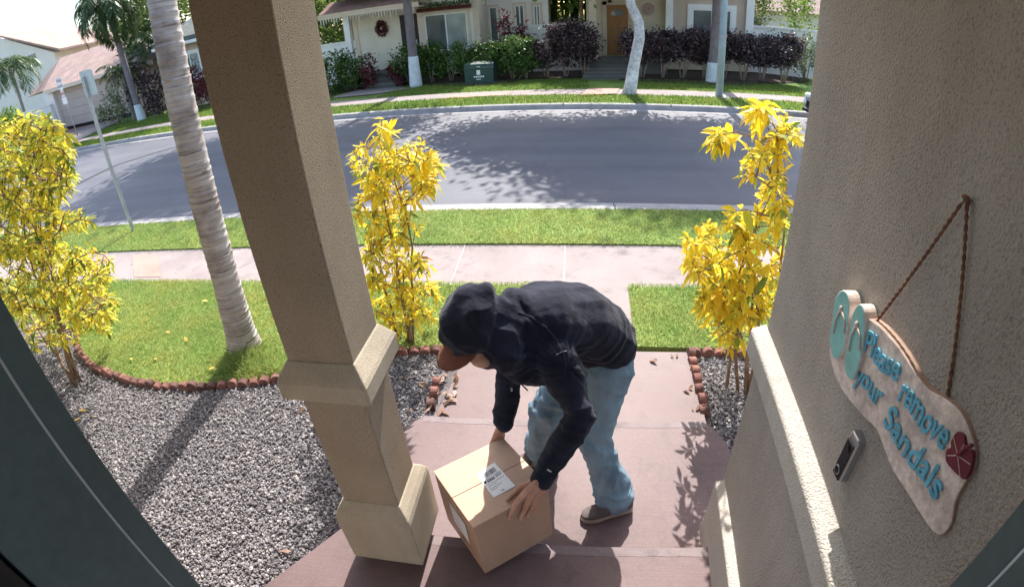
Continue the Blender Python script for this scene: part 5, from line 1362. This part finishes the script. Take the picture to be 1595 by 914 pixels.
# jeans
mb = MB()
ell_tube(mb, [(J['pelvis'] + Vector((.0, .0, .02)), latv * .175, f3 * .135), (J['pelvis'] + Vector((.0, .005, -.08)), latv * .168, f3 * .132), (J['pelvis'] + Vector((.0, .0, -.15)), latv * .15, f3 * .12)], 20)
def leg(h, k, a, rr, hem):
    mb.tube([h, h.lerp(k, .45), k, k.lerp(a, .45), k.lerp(a, .8), hem], rr, 20, round_ends=True)
leg(J['nhip'], J['nknee'], J['nank'], [.118, .096, .082, .086, .100, .107], J['nank'] + Vector((.0, 0, -.02)))
leg(J['fhip'], J['fknee'], J['fank'], [.122, .110, .096, .094, .098, .100], J['fank'] + Vector((0, 0, -.02)))
def jfold(c, n_):
    z = c.z
    kn = math.exp(-((z - .76) / .10) ** 2); hm_ = math.exp(-((z - .40) / .08) ** 2)
    w_ = noise.noise(c * 8) * 2.2 + noise.noise(c * 19) * .7
    k = 1 - abs(noise.noise(Vector((z * 15 + c.x * 5, c.x * 6, c.y * 6)))) * 2.4
    v = 1 - abs(noise.noise(Vector((c.x * 17, c.y * 17, c.z * 4)))) * 2
    return (.004 + .012 * kn + .014 * hm_) * (k * 1.3 - .5) + .008 * (v - .5)
jeans = remesh('jeans', mb, .0075, M['jeans'], person, 5, jfold)
# shoes
def shoe(heel, toe, name='shoe'):
    h, t = Vector(heel), Vector(toe); d = (t - h); L = d.length; d = d.normalized(); s_ = Vector((-d.y, d.x, 0)).normalized(); z = Vector((0, 0, 1))
    def sec(f, w_, top, base=.024):
        c = h + d * (L * f); n_ = 14; out = []
        for k in range(n_):
            a = 2 * math.pi * k / n_; x = math.cos(a); y = math.sin(a)
            out.append(c + s_ * (w_ * (abs(x) ** .8) * (1 if x > 0 else -1)) + z * (base + (top - base) * (.5 + .5 * y)))
        return out
    up = MB().loft([sec(.0, .012, .075), sec(.03, .030, .095), (sec(.14, .038, .115)), sec(.32, .040, .112), sec(.5, .043, .090), sec(.68, .048, .066), sec(.84, .046, .054), sec(.95, .032, .046), sec(1.0, .010, .040)])
    u = up.build(name, M['shoe'], person, True)
    prof = [(0, .022), (.06, .036), (.25, .038), (.5, .042), (.72, .052), (.86, .050), (.96, .036), (1.01, .012)]
    pl_ = [h + d * (L * f) + s_ * w_ for f, w_ in prof] + [h + d * (L * f) - s_ * w_ for f, w_ in prof[::-1]]
    pl_ = [Vector((p.x, p.y, h.z)) for p in pl_]
    MB().prism(pl_, (0, 0, .028)).build('sole', M['sole'], u, bevel=.006)
    return u
n0, n1_ = atz(984, 790, .262), atz(905, 808, .262)
shoe((n0.x, n0.y, .262), (n1_.x, n1_.y, .262))
shoe((-.18, 2.20, .262), (-.44, 2.02, .262))
# cap: crown under the hood and a curved brim in front
mb = MB()
cb = Hc + HU * .035
rows = []
for i in range(7):
    f = i / 6; row = []
    for j in range(15):
        a = R(-82 + 164 * j / 14)
        rin, rout = .094, .094 + .085 * math.cos(a * .92) ** .6
        r_ = rin + (rout - rin) * f
        row.append(cb + HF * (math.cos(a) * r_ * 1.02) + HS * (math.sin(a) * r_ * .86) - HU * (.030 * (math.sin(a) ** 2) * 1.2 + .012 * f) + HU * .010)
    rows.append(row)
bt = [p for r_ in rows for p in r_]; nb_ = len(bt)
mb.v += bt + [p - HU * .004 for p in bt]
for i in range(6):
    for j in range(14):
        q = (i * 15 + j, i * 15 + j + 1, (i + 1) * 15 + j + 1, (i + 1) * 15 + j); mb.f.append(q); mb.f.append(tuple(k + nb_ for k in q[::-1]))
for j in range(14): mb.f.append((6 * 15 + j, 6 * 15 + j + 1, nb_ + 6 * 15 + j + 1, nb_ + 6 * 15 + j))
rings = []
for i in range(8):
    a = R(90 * i / 8); rings.append([cb + (HF * math.cos(2 * math.pi * k / 20) * .102 + HS * math.sin(2 * math.pi * k / 20) * .084) * math.cos(a) + HU * (.088 * math.sin(a)) for k in range(20)])
mb.loft(rings)
mb.build('cap', M['cap'], person, True)

# carton
bo = empty('cardboard_box', BOXC - Vector((0, 0, BH / 2)), 'brown cardboard box with a white shipping label held in two hands', 'box')
def bface(x0, x1, y0, y1, z0, z1):
    m = MB(); m.add([BOXC + BR @ Vector((x, y, z)) for x in (x0, x1) for y in (y0, y1) for z in (z0, z1)], [(0, 1, 3, 2), (4, 6, 7, 5), (0, 4, 5, 1), (2, 3, 7, 6), (0, 2, 6, 4), (1, 5, 7, 3)]); return m
w2, d2, h2_ = BW / 2, BD / 2, BH / 2
bface(-w2 + .002, w2 - .002, -d2 + .002, d2 - .002, -h2_, h2_ - .004).build('carton', M['cardboard'], bo, bevel=.004)
bface(-w2, w2, -d2, -.0012, h2_ - .0038, h2_).build('flap', M['cardboard'], bo, bevel=.001)
bface(-w2, w2, .0012, d2, h2_ - .0038, h2_ + .001).build('flap', M['cardboard'], bo, bevel=.001)
bface(-w2 - .0008, -w2 + .0015, -.028, .028, -h2_ + .06, h2_ - .02).build('tape', M['tape'], bo)
bface(w2 - .0015, w2 + .0008, -.028, .028, h2_ - .075, h2_ - .006).build('tape', M['tape'], bo)
# shipping label on the lid
lc = [ontop(742, 739, 0), ontop(770, 720, 0), ontop(803, 757, 0), ontop(769, 775, 0)]
lbl = MB().prism([p + TN * .0022 for p in lc], TN * .0008).build('shipping_label', M['paper'], bo)
def lp_(u, v): return lc[0].lerp(lc[1], u).lerp(lc[3].lerp(lc[2], u), v) + TN * .0036
def lrect(mbx, u0, v0, u1, v1): mbx.add([lp_(u0, v0), lp_(u1, v0), lp_(u1, v1), lp_(u0, v1)], [(0, 1, 2, 3)])
k = MB(); u = .14
while u < .84:
    wd = random.choice((.008, .014, .022)); lrect(k, u, .12, u + wd, .29); u += wd + random.choice((.008, .012, .018))
k.build('barcode', M['ink'], lbl)
k = MB(); lrect(k, .03, .36, .16, .46)
for i in range(5): lrect(k, .20 + i * .075, .38, .255 + i * .075, .48)
for v, e in ((.33, .9), (.535, .86), (.60, .5), (.70, .62), (.76, .4)):
    u = .1
    while u < e: wd = random.uniform(.03, .09); lrect(k, u, v, u + wd, v + .018); u += wd + .02
for i in range(3): lrect(k, .42 + i * .05, .90, .45 + i * .05, .94)
k.build('print', M['ink'], lbl)
k = MB(); lrect(k, .62, .36, .93, .46); lrect(k, .05, .66, .95, .668); k.build('print', M['ink_grey'], lbl)
# label on the left side face of the carton
SN = BR @ Vector((-1, 0, 0))
s0 = MB().add([BOXC + BR @ Vector((-w2 - .0018, y, z)) for y, z in ((-.10, .10), (.07, .10), (.07, -.06), (-.10, -.06))], [(0, 1, 2, 3)]).build('side_label', M['paper'], bo)

# ------------------------------------------------------------------ hanging sign, rope, doorbell
XS = .690
def sx(u, v, X=XS): return atx(1280 + u / 2.2286, 440 + v / 2.2286, X)
def smooth_loop(pts, sub=4):
    out = []; n_ = len(pts)
    for i in range(n_):
        p0, p1, p2, p3 = (Vector(pts[(i + k) % n_]) for k in (-1, 0, 1, 2))
        for s_ in range(sub):
            t = s_ / sub; out.append(.5 * ((2 * p1) + (p2 - p0) * t + (2 * p0 - 5 * p1 + 4 * p2 - p3) * t * t + (3 * p1 - p0 - 3 * p2 + p3) * t ** 3))
    return out
sign = empty('wooden_sign', (.70, .85, 1.85), 'whitewashed wavy wooden sign with raised blue lettering asking to remove sandals', 'sign')
M['sign_wood'] = pm('sign_wood', (.68, .56, .50), .85, 12, .28, 60, .22, 40, .45, .005)
M['sign_edge'] = pm('sign_edge', (.36, .24, .18), .85, 9, .25, 45, .2)
M['sign_blue'] = pm('sign_blue', (.13, .42, .57), .6, 22, .32, 90, .2)
M['sandal_green'] = pm('sandal_green', (.27, .55, .52), .7, 20, .15)
M['strap_pink'] = pm('strap_pink', (.55, .42, .36), .7, 20, .12)
M['flower_red'] = pm('flower_red', (.17, .03, .045), .7, 25, .2)
board = [(150, 122), (190, 142), (240, 190), (290, 255), (330, 320), (370, 368), (430, 402), (480, 447), (512, 512), (531, 580), (526, 640), (492, 700), (462, 760), (450, 830), (420, 873), (388, 866), (340, 800), (290, 720), (240, 640), (210, 560), (185, 505), (140, 460), (90, 400), (55, 345), (36, 290), (25, 230), (60, 200), (110, 160)]
loop = smooth_loop([sx(u, v) for u, v in board])
MB().prism(loop, (.030, 0, 0)).build('board', [M['sign_wood'], M['sign_edge']], sign, bevel=.003)
for f_ in sign.children[0].data.polygons:
    if abs(f_.normal.x) < .75: f_.material_index = 1
# whitewashed field and darker rim band are one mesh each, proud of the board
for out in ([(66, 28), (45, 58), (36, 130), (27, 190), (35, 248), (55, 266), (76, 222), (88, 150), (96, 80), (86, 36)], [(126, 76), (105, 110), (92, 190), (78, 270), (85, 320), (106, 336), (126, 290), (141, 220), (149, 130), (142, 84)]):
    sd = MB().prism(smooth_loop([sx(u, v, XS - .012) for u, v in out], 4), (.036, 0, 0)).build('flip_flop', [M['sandal_green'], M['sign_wood']], sign, bevel=.003)
    for f_ in sd.data.polygons:
        if abs(f_.normal.x) < .6: f_.material_index = 1
    cx = sum(p[0] for p in out) / len(out); x0 = min(p[0] for p in out); x1 = max(p[0] for p in out); y0 = min(p[1] for p in out); y1 = max(p[1] for p in out)
    def q(fu, fv): 
        sk = (fv - .5) * -22; return sx(cx + (fu - .5) * 50 + sk, y0 + (y1 - y0) * fv, XS - .014)
    MB().tube(smooth_loop([q(.14, .62), q(.22, .42), q(.5, .26)], 1), .0028, 6).build('strap', M['strap_pink'], sd, True)
    MB().tube([q(.90, .62), q(.84, .42), q(.5, .26)], .0028, 6).build('strap', M['strap_pink'], sd, True)
    MB().ellipsoid(q(.5, .27), (.004, 0, 0), (0, .008, 0), (0, 0, .010), 10, 8).build('strap_flower', M['strap_pink'], sd, True)
def letter_word(txt, a, b_, hgt, par):
    """one raised word whose baseline runs from photo point a to b_ on the sign face"""
    cu = bpy.data.curves.new('w', 'FONT'); cu.body = txt; cu.size = 1; cu.extrude = .006; cu.offset = .008; cu.bevel_depth = .010; cu.bevel_resolution = 1; cu.shear = .12; cu.resolution_u = 6
    o = bpy.data.objects.new('w', cu); C.objects.link(o)
    dg = bpy.context.evaluated_depsgraph_get(); me = bpy.data.meshes.new_from_object(o.evaluated_get(dg)); bpy.data.objects.remove(o); bpy.data.curves.remove(cu)
    co = np.array([v.co[:] for v in me.vertices]); x0, x1 = co[:, 0].min(), co[:, 0].max()
    A_, B_ = sx(*a, XS - .001), sx(*b_, XS - .001); e = (B_ - A_); L = e.length; e = e / L; up = Vector((0, 0, 1)); up = (up - e * up.dot(e)).normalized()
    for v in me.vertices:
        fx_ = (v.co.x - x0) / (x1 - x0); y = v.co.y * hgt / .70
        wob = .004 * math.sin(fx_ * 9 + len(txt)) 
        v.co = A_ + e * (fx_ * L) + up * (y + wob) + Vector((-.0035 - v.co.z * .11, 0, 0))
    me.materials.clear(); me.materials.append(M['sign_blue']); me.update()
    me.flip_normals()
    o = bpy.data.objects.new('lettering', me); C.objects.link(o); o.parent = par; o.matrix_parent_inverse = Matrix.Translation(par.location).inverted()
    return o
letter_word('Please', (147, 238), (264, 352), .058, sign)
letter_word('remove', (268, 405), (424, 590), .060, sign)
letter_word('your', (117, 336), (206, 432), .052, sign)
letter_word('Sandals', (215, 492), (400, 760), .058, sign)
fc_ = [(470, 590), (448, 548), (468, 518), (492, 530), (500, 570), (522, 585), (518, 640), (495, 682), (474, 670), (458, 655), (430, 620), (432, 580), (446, 572)]
fl0 = MB().prism(smooth_loop([sx(u, v, XS - .006) for u, v in fc_[1:]], 4), (.008, 0, 0)).build('flower', M['flower_red'], sign, bevel=.0015)
mbf = MB()
for u, v in ((456, 530), (495, 560), (515, 630), (480, 675), (435, 600)): mbf.tube([sx(472, 600, XS - .0065), sx(u, v, XS - .0065)], .0010, 5)
mbf.build('petal_lines', M['strap_pink'], fl0)
MB().tube([sx(472, 596, XS - .008), sx(500, 572, XS - .012), sx(522, 564, XS - .012)], [.004, .003, .004], 8).build('stamen', M['flower_red'], fl0, True)
# rope over a nail
def twisted(name, pts, r, par):
    mb = MB(); P = [Vector(p) for p in pts]
    for ph in (0, math.pi):
        path = []
        for a, b_ in zip(P[:-1], P[1:]):
            L = (b_ - a).length; t = (b_ - a).normalized(); u = t.orthogonal().normalized(); v = t.cross(u); n_ = int(L / .0035)
            for i in range(n_ + 1):
                s_ = i / n_; an = s_ * L / .018 * 2 * math.pi * .5 + ph; path.append(a + (b_ - a) * s_ + (u * math.cos(an) + v * math.sin(an)) * r * .55)
        mb.tube(path, r * .62, 7)
    return mb.build(name, M['rope'], par, True)
nail = atx(1505, 312, .700)
r0_, r1_ = sx(188, 130, XS + .012), sx(440, 398, XS + .012)
rp = empty('hanging_rope', nail, 'brown twisted rope loop holding the wooden sign from a nail', 'rope')
twisted('strand', [r0_ + Vector((.0, 0, -.01)), nail + Vector((0, .008, -.004))], .0036, rp)
twisted('strand', [nail + Vector((0, -.004, -.004)), r1_ + Vector((0, 0, -.01))], .0036, rp)
MB().tube([nail + Vector((0, .010, -.006)), nail + Vector((-.003, .004, .006)), nail + Vector((-.003, -.004, .006)), nail + Vector((0, -.008, -.006))], .005, 8).build('knot', M['rope'], rp, True)
MB().tube([nail + Vector((-.012, 0, 0)), nail + Vector((.03, 0, 0))], [.005, .0025], 8).build('nail', M['steel'], rp)
# doorbell: black front with a lens and a button, silver sides
db = empty('doorbell', (.70, .89, 1.76), 'slim doorbell with a black front and silver sides below the sign', 'doorbell')
pb0, pt0 = atx(1318, 737, .712), atx(1353, 662, .712)
yc = (pb0.y + pt0.y) / 2 + .004; zb, zt = 1.683, 1.838
lo_, hi_ = Vector((.694, yc, zb)), Vector((.694, yc, zt))
M['silver'] = pm('silver', (.42, .42, .44), .35, 10, .06, metal=.75)
M['black_gloss'] = pm('black_gloss', (.012, .012, .014), .15, 10, .1, spec=.6)
MB().box(.688, yc - .023, zb, .7225, yc + .023, zt).build('body', M['silver'], db, bevel=.006)
MB().box(.684, yc - .019, zb + .004, .690, yc + .019, zt - .022).build('front_panel', M['black_gloss'], db, bevel=.002)
MB().tube([(.683, yc, zt - .045), (.680, yc, zt - .045)], [.013, .012], 18).build('lens', M['gasket'], db)
MB().tube([(.683, yc, zb + .030), (.681, yc, zb + .030)], [.014, .0135], 20).build('button_ring', M['silver'], db)
MB().tube([(.683, yc, zb + .030), (.6803, yc, zb + .030)], [.0105, .0102], 20).build('button', M['black_gloss'], db)
